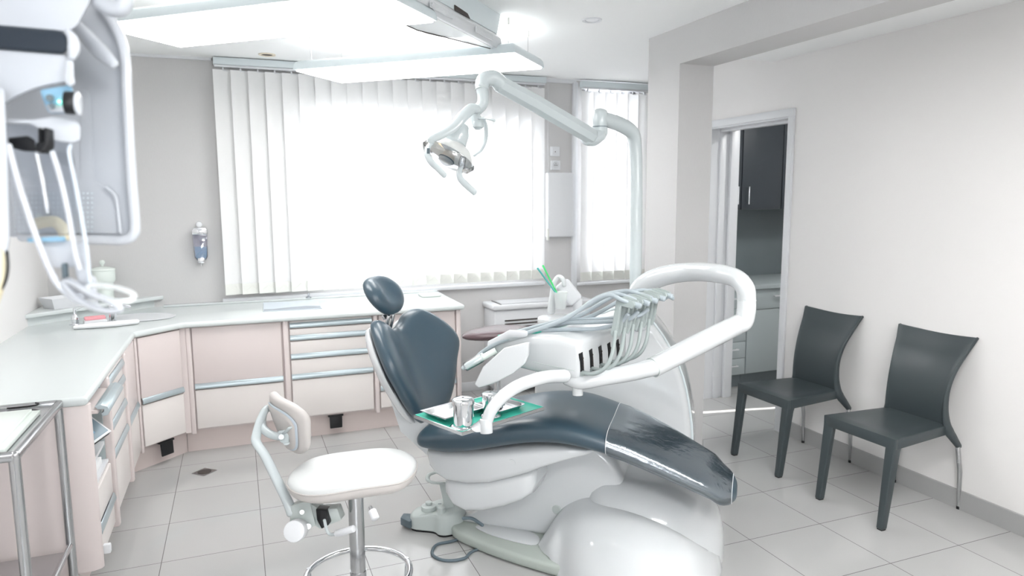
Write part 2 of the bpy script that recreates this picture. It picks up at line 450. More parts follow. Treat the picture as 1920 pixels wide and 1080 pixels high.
# the room behind the doorway
struct('wall_hall_back', box((XR+.2, 5.2, 0), (6.2, 5.3, 2.6)), M_splash)
SY = 3.585
struct('wall_hall_side', join(box((6.1, 2.0, 0), (6.2, SY-.028, 2.6)), box((6.1, SY+.028, 0), (6.2, 5.2, 2.6)), box((6.1, SY-.028, 0), (6.2, SY+.028, .5)), box((6.1, SY-.028, 2.3), (6.2, SY+.028, 2.6))), M_wall)
struct('wall_hall_front', box((XR+.2, 2.0, 0), (6.2, 2.1, 2.6)), M_wall)
struct('ceiling_hall', box((XR+.2, 2.0, 2.5), (6.2, 5.3, 2.6)), M_ceil)
# upper charcoal cabinets
def hall_upper(x0, x1, handle_x, label):
    t = thing('wall_cabinet', label, 'cabinet', ((x0+x1)/2, 5.0, 1.475), 'charcoal wall cabinets in the back room')
    obj('cabinet_body', box((x0, 4.87, 1.475), (x1, 5.2, 2.35)), M_dark_cab, t)
    d = obj('door', box((x0+.002, 4.85, 1.475), (x1-.002, 4.869, 2.35), .002), M_dark_cab, t)
    hx = handle_x
    obj('handle', join(cyl((hx, 4.815, 1.52), (hx, 4.815, 1.667), .006), cyl((hx, 4.815, 1.535), (hx, 4.85, 1.535), .004), cyl((hx, 4.815, 1.652), (hx, 4.85, 1.652), .004)), M_chrome, d, 'upright metal bar handle')
hall_upper(3.60, 3.985, 3.93, 'charcoal wall cabinet at the left behind the doorway, handle on its right')
hall_upper(3.99, 4.415, 4.04, 'wide charcoal wall cabinet in the middle of the doorway, handle on its left')
hall_upper(4.42, 4.85, 4.46, 'charcoal wall cabinet mostly hidden by the right door jamb')
obj_ = obj('worktop', box((3.58, 4.58, .825), (5.4, 5.2, .86), .004), M_grey_cab); tag(obj_, 'pale worktop on the grey cabinets seen through the doorway', 'worktop')
t = thing('drawer_cabinet', 'grey base cabinet with a column of drawers through the doorway', 'cabinet', (3.74, 4.9, 0))
obj('cabinet_body', box((3.58, 4.625, .115), (3.885, 5.2, .825)), M_grey_cab, t)
obj('plinth', box((3.58, 4.66, 0), (3.885, 4.70, .115)), M_splash, t)
zs = [.115, .255, .395, .535, .675, .822]
for k in range(5):
    d = obj('drawer', box((3.582, 4.602, zs[k]+.002), (3.883, 4.622, zs[k+1]-.002), .002), M_grey_cab, t)
    zc = (zs[k]+zs[k+1])/2+.01
    obj('handle', join(box((3.68, 4.575, zc-.006), (3.80, 4.585, zc+.006), .003), box((3.682, 4.58, zc-.005), (3.692, 4.604, zc+.005)), box((3.788, 4.58, zc-.005), (3.798, 4.604, zc+.005))), M_white, d)
t = thing('base_cabinet', 'grey base cabinet with one drawer over a wide door through the doorway', 'cabinet', (4.3, 4.9, 0))
obj('cabinet_body', box((3.89, 4.625, .115), (4.75, 5.195, .825)), M_grey_cab, t)
obj('plinth', box((3.89, 4.66, 0), (4.75, 4.70, .115)), M_splash, t)
obj('door', box((3.892, 4.602, .117), (4.748, 4.622, .65), .002), M_grey_cab, t)
d = obj('drawer', box((3.892, 4.602, .655), (4.748, 4.622, .82), .002), M_grey_cab, t)
obj('handle', join(box((4.15, 4.575, .755), (4.27, 4.585, .767), .003), box((4.152, 4.58, .756), (4.162, 4.604, .766)), box((4.258, 4.58, .756), (4.268, 4.604, .766))), M_white, d)

# ------------------------------------------------------------------ vertical blinds
def blind(x0, x1, n, zt, zb, label, loc, yv=YW-.07):
    t = thing('vertical_blind', label, 'blind', loc)
    obj('headrail', box((x0-.005, yv-.03, zt-.002), (x1+.005, yv+.03, zt+.045), .003), M_panel_body, t)
    obj('track', box((x0, yv-.02, zt-.018), (x1, yv+.02, zt-.003), .003), M_white, t)
    w = (x1-x0)/n
    a = math.radians(16); hw = w*.62
    vs = []; wt = []; clips = []; ch = []
    for i in range(n):
        cx = x0+w*(i+.5); dx, dy = hw*math.cos(a), hw*math.sin(a)
        bm = bmesh.new(); g = []
        for k in range(5):
            f = k/2-1
            bow = .004*(1-f*f)
            g.append((bm.verts.new((cx+dx*f, yv+dy*f-bow, zb+.075)), bm.verts.new((cx+dx*f, yv+dy*f-bow, zt-.035))))
        for k in range(4): bm.faces.new((g[k][0], g[k+1][0], g[k+1][1], g[k][1]))
        vs.append(bm)
        wt.append(obox((cx, yv-.002, zb+.0375), (math.cos(a), math.sin(a), 0), (-math.sin(a), math.cos(a), 0), (0, 0, 1), 2*hw, .003, .076))
        clips.append(join(box((cx-.004, yv-.006, zt-.04), (cx+.004, yv+.006, zt-.015)), box((cx-.03, yv-.004, zt-.042), (cx+.03, yv+.004, zt-.035))))
        if i < n-1:
            p0 = V((cx, yv-.014, zb+.06)); p1 = V((cx+w, yv-.014, zb+.06)); mid = (p0+p1)/2-V((0, 0, .035))
            ch.append(tube([p0, p0*.72+p1*.28-V((0, 0, .027)), mid, p0*.28+p1*.72-V((0, 0, .027)), p1], .0010, seg=6, n=3))
    obj('vanes', join(*vs), M_blind, t)
    obj('weights', join(*wt), M_weight, t, 'opaque weighted pockets along the bottom of the vanes')
    obj('carrier_clips', join(*clips), M_white, t)
    obj('bottom_chain', join(*ch), M_weight, t)
    return t
b1 = blind(-.085, 2.375, 22, 2.50, .915, 'wide closed white vertical blind over the long window behind the dental chair', (1.15, YW-.07, .915))
obj('pull_weight', box((2.405, YW-.06, 1.23), (2.425, YW-.045, 1.33), .004), M_weight, b1)
obj('pull_cord', cyl((2.415, YW-.052, 1.33), (2.415, YW-.052, 2.5), .0012, seg=6), M_white, b1)
blind(2.712, 3.36, 6, 2.49, .875, 'narrow white vertical blind behind the lamp post by the pillar', (3.03, YW-.07, .875))

# ------------------------------------------------------------------ things on the window wall
t = thing('light_switch', 'square white switch plate on the wall pier, above the power socket', 'switch', (2.5, YW, 1.965))
obj('plate', box((2.457, YW-.012, 1.925), (2.543, YW, 2.005), .004), M_white, t)
obj('rocker', box((2.468, YW-.017, 1.936), (2.532, YW-.011, 1.994), .003), M_white, t)
obj('indicator', box((2.494, YW-.0185, 1.958), (2.502, YW-.0165, 1.966), .001), M_brown, t, 'tiny brown indicator dot')
t = thing('power_socket', 'square white power socket on the pier, just below the switch', 'socket', (2.505, YW, 1.852))
obj('plate', box((2.462, YW-.012, 1.812), (2.548, YW, 1.892), .004), M_white, t)
obj('socket_ring', lathe([(.03, 0), (.03, .004), (.026, .004), (.024, .001), (.001, .001)], (2.505, YW-.011, 1.852), (0, -1, 0), 28), M_white, t)
obj('pin_holes', join(*[cyl((2.505+dx, YW-.0125, 1.852+dz), (2.505+dx, YW-.0145, 1.852+dz), .003, seg=10) for dx, dz in ((-.011, 0), (0, 0), (.011, 0), (0, .013))]), M_gap, t)
o = obj('wall_panel', join(box((2.412, YW-.06, 1.255), (2.652, YW, 1.79), .012, 3), box((2.652, YW-.03, 1.70), (2.665, YW, 1.74), .003)), M_white); tag(o, 'tall plain white box fixed to the wall pier under the socket', 'wall box')

# soap dispenser on the wall
t = thing('soap_dispenser', 'wall mounted clear liquid soap dispenser with a chrome cap left of the window', 'dispenser', (-.24, YW, 1.14))
obj('hanger', join(cyl((-.243, YW, 1.415), (-.243, YW-.02, 1.415), .021, bevel=.004)), M_white, t)
obj('cap', prism([(-.29, YW-.07, 1.345), (-.19, YW-.07, 1.345), (-.19, YW-.07, 1.375), (-.203, YW-.07, 1.395), (-.277, YW-.07, 1.395), (-.29, YW-.07, 1.375)], (0, .068, 0), .006, 3), M_chrome, t)
obj('tank', prism([(-.288, YW-.068, 1.345), (-.192, YW-.068, 1.345), (-.198, YW-.068, 1.19), (-.212, YW-.068, 1.165), (-.268, YW-.068, 1.165), (-.282, YW-.068, 1.19)], (0, .064, 0), .006, 2), M_clear2, t)
obj('liquid', prism([(-.278, YW-.06, 1.26), (-.2, YW-.06, 1.26), (-.204, YW-.06, 1.19), (-.215, YW-.06, 1.175), (-.265, YW-.06, 1.175), (-.276, YW-.06, 1.19)], (0, .048, 0), .002, 1), M_blue, t)
obj('push_button', box((-.262, YW-.082, 1.148), (-.218, YW-.04, 1.185), .006), M_chrome, t)
obj('nozzle', cyl((-.24, YW-.06, 1.15), (-.24, YW-.06, 1.128), .007, seg=12), M_chrome, t)

# air-conditioning convector under the pier
t = thing('convector_heater', 'white floor standing convector with grille slots under the window sill', 'heater', (2.2, 5.25, 0))
obj('casing', box((1.86, 5.14, .05), (2.72, YW-.002, .70), .02, 3), M_white, t)
obj('lower_panel', box((1.90, 5.125, .09), (2.68, 5.142, .46), .006), M_white, t)
obj('top_cap', box((1.845, 5.12, .70), (2.735, YW-.001, .745), .015, 3), M_white, t)
obj('top_flap', prism([(1.93, 5.15, .747), (2.66, 5.15, .747), (2.66, 5.35, .747), (1.93, 5.35, .747)], (0, 0, .004), .002, 1), M_white, t)
obj('grille', join(*[box((1.95, 5.134, .525+.028*k), (2.62, 5.142, .535+.028*k)) for k in range(4)]), M_gap, t)
obj('flap_gap', join(box((1.915, 5.14, .745), (1.925, 5.36, .7475))), M_gap, t)
obj('feet', join(box((1.90, 5.16, 0), (1.98, 5.36, .05)), box((2.60, 5.16, 0), (2.68, 5.36, .05))), M_white, t)

# ------------------------------------------------------------------ ceiling fittings
def downlight(x, y, dark, label):
    t = thing('downlight', label, 'ceiling light', (x, y, CE), 'recessed ceiling spots')
    obj('trim_ring', lathe([(.055, 0), (.055, .006), (.047, .008), (.038, .004), (.037, 0)], (x, y, CE), (0, 0, -1), 32), M_white if not dark else M_cream, t)
    obj('lens', cyl((x, y, CE), (x, y, CE-.003), .034), M_gap if dark else M_white, t)
downlight(.252, 5.12, True, 'recessed ceiling spot with a dark lens near the left end of the blind')
downlight(1.864, 3.539, False, 'white recessed ceiling spot near the pillar and beam')

# pendant panels: length axis A, width axis B
A_ = V((1.045, -.919, 0)).normalized(); B_ = V((.67, .742, 0)).normalized()
def pendant(c, L, W, z, label, dm=None):
    c = V((c[0], c[1], z)); t = thing('pendant_panel_lamp', label, 'lamp', (c.x, c.y, z), 'suspended flat panel lamps')
    def P_(a, b, h): return c+A_*a+B_*b+V((0, 0, h))
    # curved tray: rings from lower rim to the domed top
    rings = []
    for s, h in ((1, 0), (.995, .018), (.978, .036), (.945, .048), (.89, .054), (.6, .055)):
        rings.append([P_(a, b, h) for a, b in [(sx*L/2-(1-s)*W*.5*sx, sy*W/2*s) for sx, sy in ((-1, -1), (1, -1), (1, 1), (-1, 1))]])
    obj('housing', loft(rings), M_panel_body, t)
    obj('diffuser', prism([P_(a*(L/2-.012), b*(W/2-.012), -.001) for a, b in ((-1, -1), (1, -1), (1, 1), (-1, 1))], (0, 0, -.008), .003, 2), dm or M_diff, t, 'glowing white diffuser')
    obj('uplight_strip', prism([P_(a*(L/2-.14), b*(W/2-.08), .056) for a, b in ((-1, -1), (1, -1), (1, 1), (-1, 1))], (0, 0, .004)), M_diffup, t)
    for a in (-1, 1):
        for b in (-1, 1):
            p = P_(a*(L/2-.07), b*(W/2-.085), .045)
            cb = obj('suspension_cable', cyl(p, (p.x, p.y, CE-.03), .0013, seg=6), M_steel, t)
            obj('cable_gripper', cyl((p.x, p.y, CE-.035), (p.x, p.y, CE), .007, seg=12), M_weight, cb)
    return t
c2 = V(((.362+1.742)/2, (4.453+3.924)/2, 0))
p2 = pendant(c2, 1.40, .49, 2.35, 'suspended white light panel hanging over the head of the dental chair')
obj('power_cord', tube([(1.069,4.265,2.553), (1.041,4.213,2.488), (1.038,4.151,2.425)], .004, seg=8), M_white, p2)
pendant(V((.155, 3.33, 0)), 1.42, .49, 2.35, 'suspended white light panel nearest the camera, cut by the top edge')
pendant(V((-.9, 2.35, 0))+V((1.5, -2.6, 0)), 1.42, .49, 2.35, 'unseen light panel added behind the camera for fill', M_fill_rear)  # out of view, added to fill the room with light
pendant(V((2.1, .9, 0)), 1.42, .49, 2.35, 'unseen fill light panel added behind the right shoulder of the camera', M_fill_rear)  # second unseen panel added for fill

# projector-like casing with a mirrored pane under the ceiling
t = thing('ceiling_unit', 'pale grey vented casing with a clear pane, hung under the ceiling between the light panels', 'ceiling unit', (1.1, 3.3, 2.5))
def Q(a, b, z): return V((.7514*a+.6698*b*1.0, -.6598*a+.7425*b, z))
obj('upper_casing', prism([Q(-1.41, 3.61, 2.55), Q(-1.41, 3.56, 2.44), Q(-1.62, 3.56, 2.44), Q(-1.62, 3.61, 2.55)], Q(0, -1.5, 0), .002, 1), M_panel_body, t)
obj('lower_casing', join(prism([Q(-1.412, 3.56, 2.44), Q(-1.405, 3.60, 2.425), Q(-1.42, 3.65, 2.405), Q(-1.43, 3.665, 2.38), Q(-1.46, 3.64, 2.385), Q(-1.46, 3.56, 2.44)], Q(0, -1.4, 0), .002, 1),
    prism([Q(-1.64, 3.56, 2.44), Q(-1.60, 3.56, 2.44), Q(-1.61, 3.3, 2.39), Q(-1.64, 3.2, 2.385)], Q(0, -1.1, 0), .001, 1)), M_white, t)
obj('handle_slot', prism([Q(-1.408, 3.03, 2.437), Q(-1.408, 3.20, 2.437), Q(-1.408, 3.17, 2.455), Q(-1.408, 3.03, 2.46)], Q(.004, 0, 0)), M_gap, t)
for b0 in (2.80, 3.28):
    gr = []
    for k in range(14):
        for j in range(5): gr.append(obox(Q(-1.409, b0+.016*k, 2.427-.0075*j), Q(0, 1, 0), Q(1, 0, 0), (0, 0, 1), .007, .006, .0035))
    gr.append(obox(Q(-1.4095, b0+.104, 2.412), Q(0, 1, 0), Q(1, 0, 0), (0, 0, 1), .222, .004, .036))
    obj('vent_grid', join(*gr), M_white, t)
obj('clear_pane', prism([Q(-1.45, 3.63, 2.382), Q(-1.63, 3.09, 2.382), Q(-1.63, 2.3, 2.382), Q(-1.45, 2.3, 2.382)], (0, 0, .004)), M_pane, t)
obj('pane_seal', join(cyl(Q(-1.455, 3.64, 2.38), Q(-1.63, 3.09, 2.38), .0025, seg=8), cyl(Q(-1.63, 3.09, 2.38), Q(-1.63, 2.3, 2.38), .0025, seg=8)), M_gap, t)
obj('inner_tray', prism([Q(-1.455, 3.62, 2.436), Q(-1.635, 3.2, 2.436), Q(-1.635, 2.1, 2.436), Q(-1.455, 2.1, 2.436)], (0, 0, .003)), M_alu, t)
obj('cable', tube([Q(-1.55, 2.3, 2.42), Q(-1.58, 2.8, 2.43), Q(-1.52, 3.0, 2.41), Q(-1.5, 3.3, 2.42), Q(-1.5, 3.5, 2.43)], .008, seg=8), M_white, t)

t = thing('hall_fill_lamp', 'unseen fill lamp added to brighten the back room behind the doorway', 'lamp', (4.3, 3.6, 2.5))  # added out of view to lift the light in the back room
obj('fill_base', cyl((4.3, 3.6, 2.5), (4.3, 3.6, 2.47), .25), M_white, t)
obj('fill_shade', lathe([(.24, 0), (.24, .03), (.16, .055), (.02, .065)], (4.3, 3.6, 2.47), (0, 0, -1), 32), M_fill_hall, t)
# ================================================================== FITTED CABINETS AND WORKTOP
ZT = .85; TH = .036
YF = 4.66      # fronts of the window run
XF = -.575     # fronts of the left run
top_poly = [(XL, 3.005), (-.565, 3.005), (-.565, 4.40), (-.335, 4.615), (1.455, 4.615), (1.475, YW), (XL, YW)]
# sink opening cut out of the worktop: build as a polygon with an oval hole
def worktop():
    bm = bmesh.new()
    sc = V((-.60, 4.915, 0)); d = V((.968, -.25, 0)); e = V((.25, .968, 0))
    hole = [sc+d*.205*math.cos(a)+e*.145*math.sin(a) for a in [2*PI*k/40 for k in range(40)]]
    outer = spline_round(top_poly, .02)
    for zz, flip in ((ZT, False), (ZT-TH, True)):
        vo = [bm.verts.new((p[0], p[1], zz)) for p in outer]; vh = [bm.verts.new((p.x, p.y, zz)) for p in hole]
        eo = [bm.edges.new((vo[i], vo[(i+1) % len(vo)])) for i in range(len(vo))]
        eh = [bm.edges.new((vh[i], vh[(i+1) % len(vh)])) for i in range(len(vh))]
        bmesh.ops.triangle_fill(bm, edges=eo+eh, use_beauty=True)
        if not flip: to, th = vo, vh
        else:
            # rounded nosing
            n = len(vo)
            prev = to
            for i in range(n):
                bm.faces.new((to[i], to[(i+1) % n], vo[(i+1) % n], vo[i]))
            n = len(vh)
            for i in range(n): bm.faces.new((th[i], th[(i+1) % n], vh[(i+1) % n], vh[i]))
    bmesh.ops.recalc_face_normals(bm, faces=bm.faces[:])
    es = [x for x in bm.edges if len(x.link_faces) == 2 and x.calc_face_angle(0) > 1.2 and abs(x.verts[0].co.z-x.verts[1].co.z) < 1e-4
          and all((v.co-V((sc.x, sc.y, v.co.z))).length > .24 for v in x.verts) and min(v.co.y for v in x.verts) < 5.0 and max(v.co.x for v in x.verts) > -1.1]
    bmesh.ops.bevel(bm, geom=es, offset=.014, segments=4, affect='EDGES', profile=.5)
    return bm
def spline_round(poly, r):
    out = []
    n = len(poly)
    for i in range(n):
        p0, p, p1 = V(poly[i-1]+(0,)), V(poly[i]+(0,)), V(poly[(i+1) % n]+(0,))
        a = (p0-p).normalized(); b = (p1-p).normalized()
        for t in (0, .25, .5, .75, 1):
            q = (p+a*r)*(1-t)**2+p*2*t*(1-t)+(p+b*r)*t*t
            out.append((q.x, q.y))
    return out
wt_ = obj('worktop', worktop(), M_top)
tag(wt_, 'long pale laminate worktop running along the left wall, across the corner and under the window', 'worktop')
sc = V((-.60, 4.915, ZT)); sd = V((.968, -.25, 0)); se = V((.25, .968, 0))
def oval(a, b, z):
    a, b = a*.82, b*.935
    return [sc+sd*a*math.cos(2*PI*k/40)+se*b*math.sin(2*PI*k/40)+V((0, 0, z)) for k in range(40)]
sk_ = thing('sink', 'oval white corner washbasin sunk in the worktop', 'sink', sc)
obj('basin', loft([oval(.262, .167, .004), oval(.258, .163, .006), oval(.248, .153, .003), oval(.24, .145, -.04), oval(.2, .115, -.11), oval(.1, .06, -.135), oval(.03, .02, -.137)]+
    [oval(.1, .06, -.145), oval(.21, .125, -.12), oval(.246, .151, -.04), oval(.249, .154, -.002)], caps=True), M_white, sk_)
# raised ledge in the corner behind the sink
led = [(XL, 4.83), (-.545, YW), (XL, YW)]
rl = obj('raised_corner_ledge', join(prism([(x, y, ZT) for x, y in [(XL, 4.85), (-.56, YW), (XL, YW)]], (0, 0, .05)), prism([(x, y, ZT+.05) for x, y in [(XL, 4.805), (-.50, YW-.01), (-.5, YW), (XL, YW)]], (0, 0, .025), .009, 3)), M_top)
tag(rl, 'raised triangular laminate shelf in the corner behind the washbasin', 'shelf')
us = obj('worktop_upstand', join(box((-.5, YW-.07, ZT), (1.45, YW, ZT+.012), .004), ), M_top); tag(us, 'low laminate upstand along the back of the worktop under the window', 'upstand')

def rail(p0, p1, out, z, h=.026, d=.011):
    """curved aluminium grip rail from p0 to p1 (2D), projecting along out"""
    p0 = V((p0[0], p0[1], z)); p1 = V((p1[0], p1[1], z)); o = V((out[0], out[1], 0))
    prof = [(0, h/2+.008), (d*.35, h/2+.006), (d*.9, h*.1), (d, -h*.3), (d*.85, -h/2), (d*.3, -h/2-.002), (0, -h/2)]
    return prism([p0+o*a+V((0, 0, b)) for a, b in prof], p1-p0, .001, 1)
def front(p0, p1, out, z0, z1, th=.018):
    p0 = V((p0[0], p0[1], 0)); p1 = V((p1[0], p1[1], 0)); d = (p1-p0); L = d.length; d.normalize(); o = V((out[0], out[1], 0))
    return obox((p0+p1)/2-o*(th/2)+V((0, 0, (z0+z1)/2)), d, o, (0, 0, 1), L, th, z1-z0, .005, 3)
def run(t, p0, p1, out, cuts, names, flat=False):
    """drawer stack between p0 and p1: cuts = list of heights from the top"""
    for k, nm in enumerate(names):
        zt, zb = cuts[k], cuts[k+1]
        if nm == 'door_top':      # door with rail at its foot
            d = obj('door', front(p0, p1, out, zb+.036, zt-.003), M_drawer if flat else M_pink, t)
            obj('rail', rail(p0, p1, out, zb+.018), M_alu, d, 'grey metal grip rail')
        elif nm == 'drawer_rail':
            d = obj('drawer', front(p0, p1, out, zb+.036, zt-.003), M_drawer, t)
            obj('rail', rail(p0, p1, out, zb+.018), M_alu, d, 'grey metal grip rail')
        else:
            obj('drawer', front(p0, p1, out, zb+.003, zt-.003), M_drawer, t)
def carcass(t, poly, z0=.15, z1=ZT-TH):
    obj('carcass', prism([(x, y, z0) for x, y in poly], (0, 0, z1-z0)), M_pink, t)
    
def post(t, x0, y0, x1, y1, z0=.135, z1=ZT-TH):
    obj('edge_post', box((x0, y0, z0), (x1, y1, z1), .008, 3), M_pink, t)
o2 = (0, -1)
# cabinet A
t = thing('base_cabinet', 'pink cabinet with a tall door over one drawer, between corner and drawer stack', 'cabinet', (-.03, 5.0, 0))
carcass(t, [(-.325, YF+.02), (.24, YF+.02), (.24, YW), (-.325, YW)]); post(t, -.328, YF-.012, -.298, YF+.03)
run(t, (-.292, YF), (.232, YF), o2, [.81, .415, .16], ['door_top', 'drawer'])
# cabinet B
t = thing('drawer_cabinet', 'pink cabinet of five metal railed drawers in the middle of the window run', 'cabinet', (.53, 5.0, 0))
carcass(t, [(.24, YF+.02), (.818, YF+.02), (.818, YW), (.24, YW)]); post(t, .242, YF-.012, .276, YF+.03)
run(t, (.284, YF), (.812, YF), o2, [.81, .758, .676, .553, .418, .16], ['drawer_rail']*4+['drawer'])
# cabinet C
t = thing('base_cabinet', 'pink end cabinet of the window run behind the dental chair', 'cabinet', (1.13, 5.0, 0))
carcass(t, [(.818, YF+.02), (1.432, YF+.02), (1.445, YW), (.818, YW)]); post(t, .82, YF-.012, .85, YF+.03); post(t, 1.402, YF-.012, 1.434, YF+.03)
run(t, (.858, YF), (1.396, YF), o2, [.81, .405, .28, .16], ['door_top', 'drawer_rail', 'drawer'])
# plinths
pl = obj('plinth', join(box((-.36, 4.735, 0), (1.40, 4.75, .133)), box((1.385, 4.75, 0), (1.40, YW, .133))), M_pinkp); tag(pl, 'pink plinth board under the cabinets of the window run', 'plinth')
dn = V((.678, -.735, 0))   # outward normal of the diagonal corner
p = V((-.66, 4.46, 0)); q = V((-.362, 4.735, 0))
pl = obj('plinth', prism([p, q, q-dn*.015, p-dn*.015], (0, 0, .133)), M_pinkp); tag(pl, 'pink plinth board across the diagonal corner by the floor drain', 'plinth')
pl = obj('plinth', box((-.675, 3.10, 0), (-.662, 4.455, .118)), M_pinkp); tag(pl, 'pink plinth board under the drawers of the left run', 'plinth')
# diagonal corner cabinet
t = thing('corner_cabinet', 'diagonal pink corner cabinet under the washbasin, door above a drawer', 'cabinet', (-.6, 4.8, 0))
P0 = V((XF-.005, 4.405, 0)); P1 = V((-.345, 4.63, 0)); dd = (P1-P0).normalized(); nn = V((dd.y, -dd.x, 0))
obj('carcass', prism([(P0-nn*.03)+V((0, 0, .15)), (P1-nn*.03)+V((0, 0, .15)), V((-.34, YW, .15)), V((XL, YW, .15)), V((XL, 4.41, .15))], (0, 0, .535)), M_pink, t)
obj('corner_filler', prism([V((p_.x, p_.y, .15)) for p_ in (P1-nn*.018, V((-.327, 4.648, 0)), V((-.327, 4.69, 0)), P1-nn*.05)], (0, 0, ZT-TH-.15)), M_pink, t)
obj('top_filler', prism([V((p_.x, p_.y, .68)) for p_ in (P0-nn*.03, P1-nn*.03, P1-nn*.04, P0-nn*.04)], (0, 0, ZT-TH-.68)), M_pink, t)
run(t, P0+dd*.03, P1-dd*.012, nn, [.81, .415, .16], ['door_top', 'drawer'])
obj('edge_post', obox(P0+dd*.01+nn*(-.004)+V((0, 0, .475)), dd, nn, (0, 0, 1), .018, .02, .68, .005, 3), M_pink, t)
# left run: outward +x
o1 = (1, 0)
t = thing('narrow_cabinet', 'narrow pink cabinet between the left drawer stack and the diagonal corner', 'cabinet', (-.85, 4.2, 0))
carcass(t, [(XL, 3.96), (XF-.025, 3.96), (XF-.025, 4.405), (XL, 4.405)])
post(t, XF-.03, 3.96, XF+.012, 4.0); run(t, (XF, 4.005), (XF, 4.38), o1, [.81, .415, .16], ['door_top', 'drawer'])
t = thing('drawer_cabinet', 'pink stack of metal railed drawers in the left run beside the open cabinet', 'cabinet', (-.85, 3.73, 0))
carcass(t, [(XL, 3.46), (XF-.025, 3.46), (XF-.025, 3.958), (XL, 3.958)]); post(t, XF-.03, 3.457, XF+.012, 3.497, .12)
run(t, (XF, 3.505), (XF, 3.95), o1, [.81, .758, .676, .553, .418, .16], ['drawer_rail']*4+['drawer'])
# open cabinet with lifted flap
t = thing('open_cabinet', 'pink end cabinet of the left run with its top flap lifted over open shelves', 'cabinet', (-.85, 3.25, 0))
obj('end_panel', prism([(XL, 3.02, .14), (XF-.02, 3.02, .14), (XF+.008, 3.032, .14), (XF+.014, 3.05, .14), (XF+.008, 3.066, .14), (XL, 3.066, .14)], (0, 0, ZT-TH-.14), .004, 2), M_pink, t)
obj('end_plinth', box((XL, 3.05, 0), (-.66, 3.07, .14)), M_pinkp, t)
obj('inner_side', join(box((XL, 3.44, .15), (XF-.02, 3.455, .81)), box((XL, 3.068, .15), (XL+.02, 3.44, .81))), M_grey_cab, t)
obj('peg_holes', join(*[cyl((XF-.09-dx, 3.4385, z), (XF-.09-dx, 3.441, z), .006, seg=10) for dx in (0,) for z in (.70, .665, .55)]), M_black, t)
obj('shelf', box((XL, 3.07, .52), (XF-.02, 3.44, .535)), M_white, t)
obj('shelf', box((XL, 3.07, .44), (XF-.01, 3.44, .452)), M_white, t)
fl = obj('flap', join(prism([(XF-.30, 3.08, .795), (XF+.03, 3.08, .775), (XF+.03, 3.08, .758), (XF-.30, 3.08, .775)], (0, .35, 0), .003, 1)), M_pink, t)
obj('rail', prism([V((XF+.03, 3.075, .79))+V((a, 0, b)) for a, b in ((-.01, .0), (.012, .006), (.034, -.004), (.042, -.022), (.034, -.038), (.016, -.042), (.01, -.03), (.02, -.024), (.022, -.014), (.0, -.012))], (0, .365, 0), .001, 1), M_alu, fl, 'curled grey metal grip rail')
cuts = [.435, .285, .16]
d = obj('drawer', front((XF, 3.078), (XF, 3.435), o1, .30, .435), M_drawer, t)
obj('rail', rail((XF, 3.078), (XF, 3.435), o1, .275), M_alu, d, 'grey metal grip rail')
obj('drawer', front((XF, 3.078), (XF, 3.435), o1, .155, .262), M_drawer, t)
obj('drawer_stop', box((XF+.002, 3.10, .165), (XF+.03, 3.125, .205), .006), M_white, t)
# things inside the open cabinet
t = thing('tablet_device', 'grey screened console leaning on the shelf of the open cabinet', 'device', (-.66, 3.25, .55))
az = V((.50, -.42, .76)).normalized(); ax = V((.35, .9, 0)); ax = (ax-az*ax.dot(az)).normalized(); ay = az.cross(ax)
tc_ = V((-.632, 3.235, .640))
obj('body', obox(tc_, ax, ay, az, .17, .13, .022, .006), M_black, t)
obj('bezel', obox(tc_+az*.0125, ax, ay, az, .17, .13, .004, .0015, 1), M_white, t)
obj('screen', obox(tc_+az*.0155, ax, ay, az, .150, .110, .002), M_screen, t)
obj('icon', join(*[obox(tc_+az*.0168+ax*a+ay*b, ax, ay, az, .03, .022, .001) for a, b in ((-.045, .03), (.01, -.02), (.045, .03), (-.045, -.03))]), M_blue, t)
o = obj('paper_stack', box((-.80, 3.09, .4525), (-.60, 3.38, .485), .002), M_towel); tag(o, 'stack of white papers on the lower shelf of the open cabinet', 'papers')
# black foot switches under the plinth
def footswitch(c, n, label):
    n = V((n[0], n[1], 0)); s = V((-n.y, n.x, 0)); c = V((c[0], c[1], 0))
    t = thing('foot_switch', label, 'switch', c, 'black kick switches under the cabinets')
    obj('bracket', obox(c+n*.03+V((0, 0, .143)), s, n, (0, 0, 1), .10, .07, .012, .003), M_black, t)
    obj('paddle', prism([c+s*.042+n*.05+V((0, 0, .138)), c-s*.042+n*.05+V((0, 0, .138)), c-s*.040+n*.055+V((0, 0, .058)), c+s*.040+n*.055+V((0, 0, .058))], n*.012, .004), M_black, t)
footswitch((.555, 4.735), (0, -1), 'black kick switch under the five drawer cabinet of the window run')
footswitch((-.5, 4.6), (.678, -.735), 'black kick switch under the diagonal corner cabinet')

# ------------------------------------------------------------------ things on the worktop
t = thing('soap_pump', 'small chrome lotion pump on the left worktop by the washbasin', 'pump', (-.925, 4.79, ZT))
q = V((-.925, 4.79, ZT))
obj('bottle_neck', lathe([(.035, 0), (.035, .003), (.02, .006), (.019, .012), (.021, .03), (.021, .045), (.013, .06), (.008, .062), (.008, .09), (.01, .092), (.01, .10), (.001, .102)], q, seg=24), M_chrome, t)
obj('spout', tube([q+V((0, 0, .088)), q+V((.025, -.008, .10)), q+V((.055, -.018, .112))], .004, seg=10), M_chrome, t)
t = thing('faucet', 'short chrome washbasin tap behind the rolled towel', 'tap', (-.70, 4.84, ZT))
q = V((-.725, 4.775, ZT))
obj('body', lathe([(.028, 0), (.028, .006), (.021, .012), (.02, .09), (.023, .1), (.02, .115), (.001, .12)], q, seg=28), M_chrome, t)
obj('spout', tube([q+V((0, 0, .07)), q+sd*.03+se*.05+V((0, 0, .095)), q+sd*.06+se*.10+V((0, 0, .085))], [.014, .012, .010], seg=14), M_chrome, t)
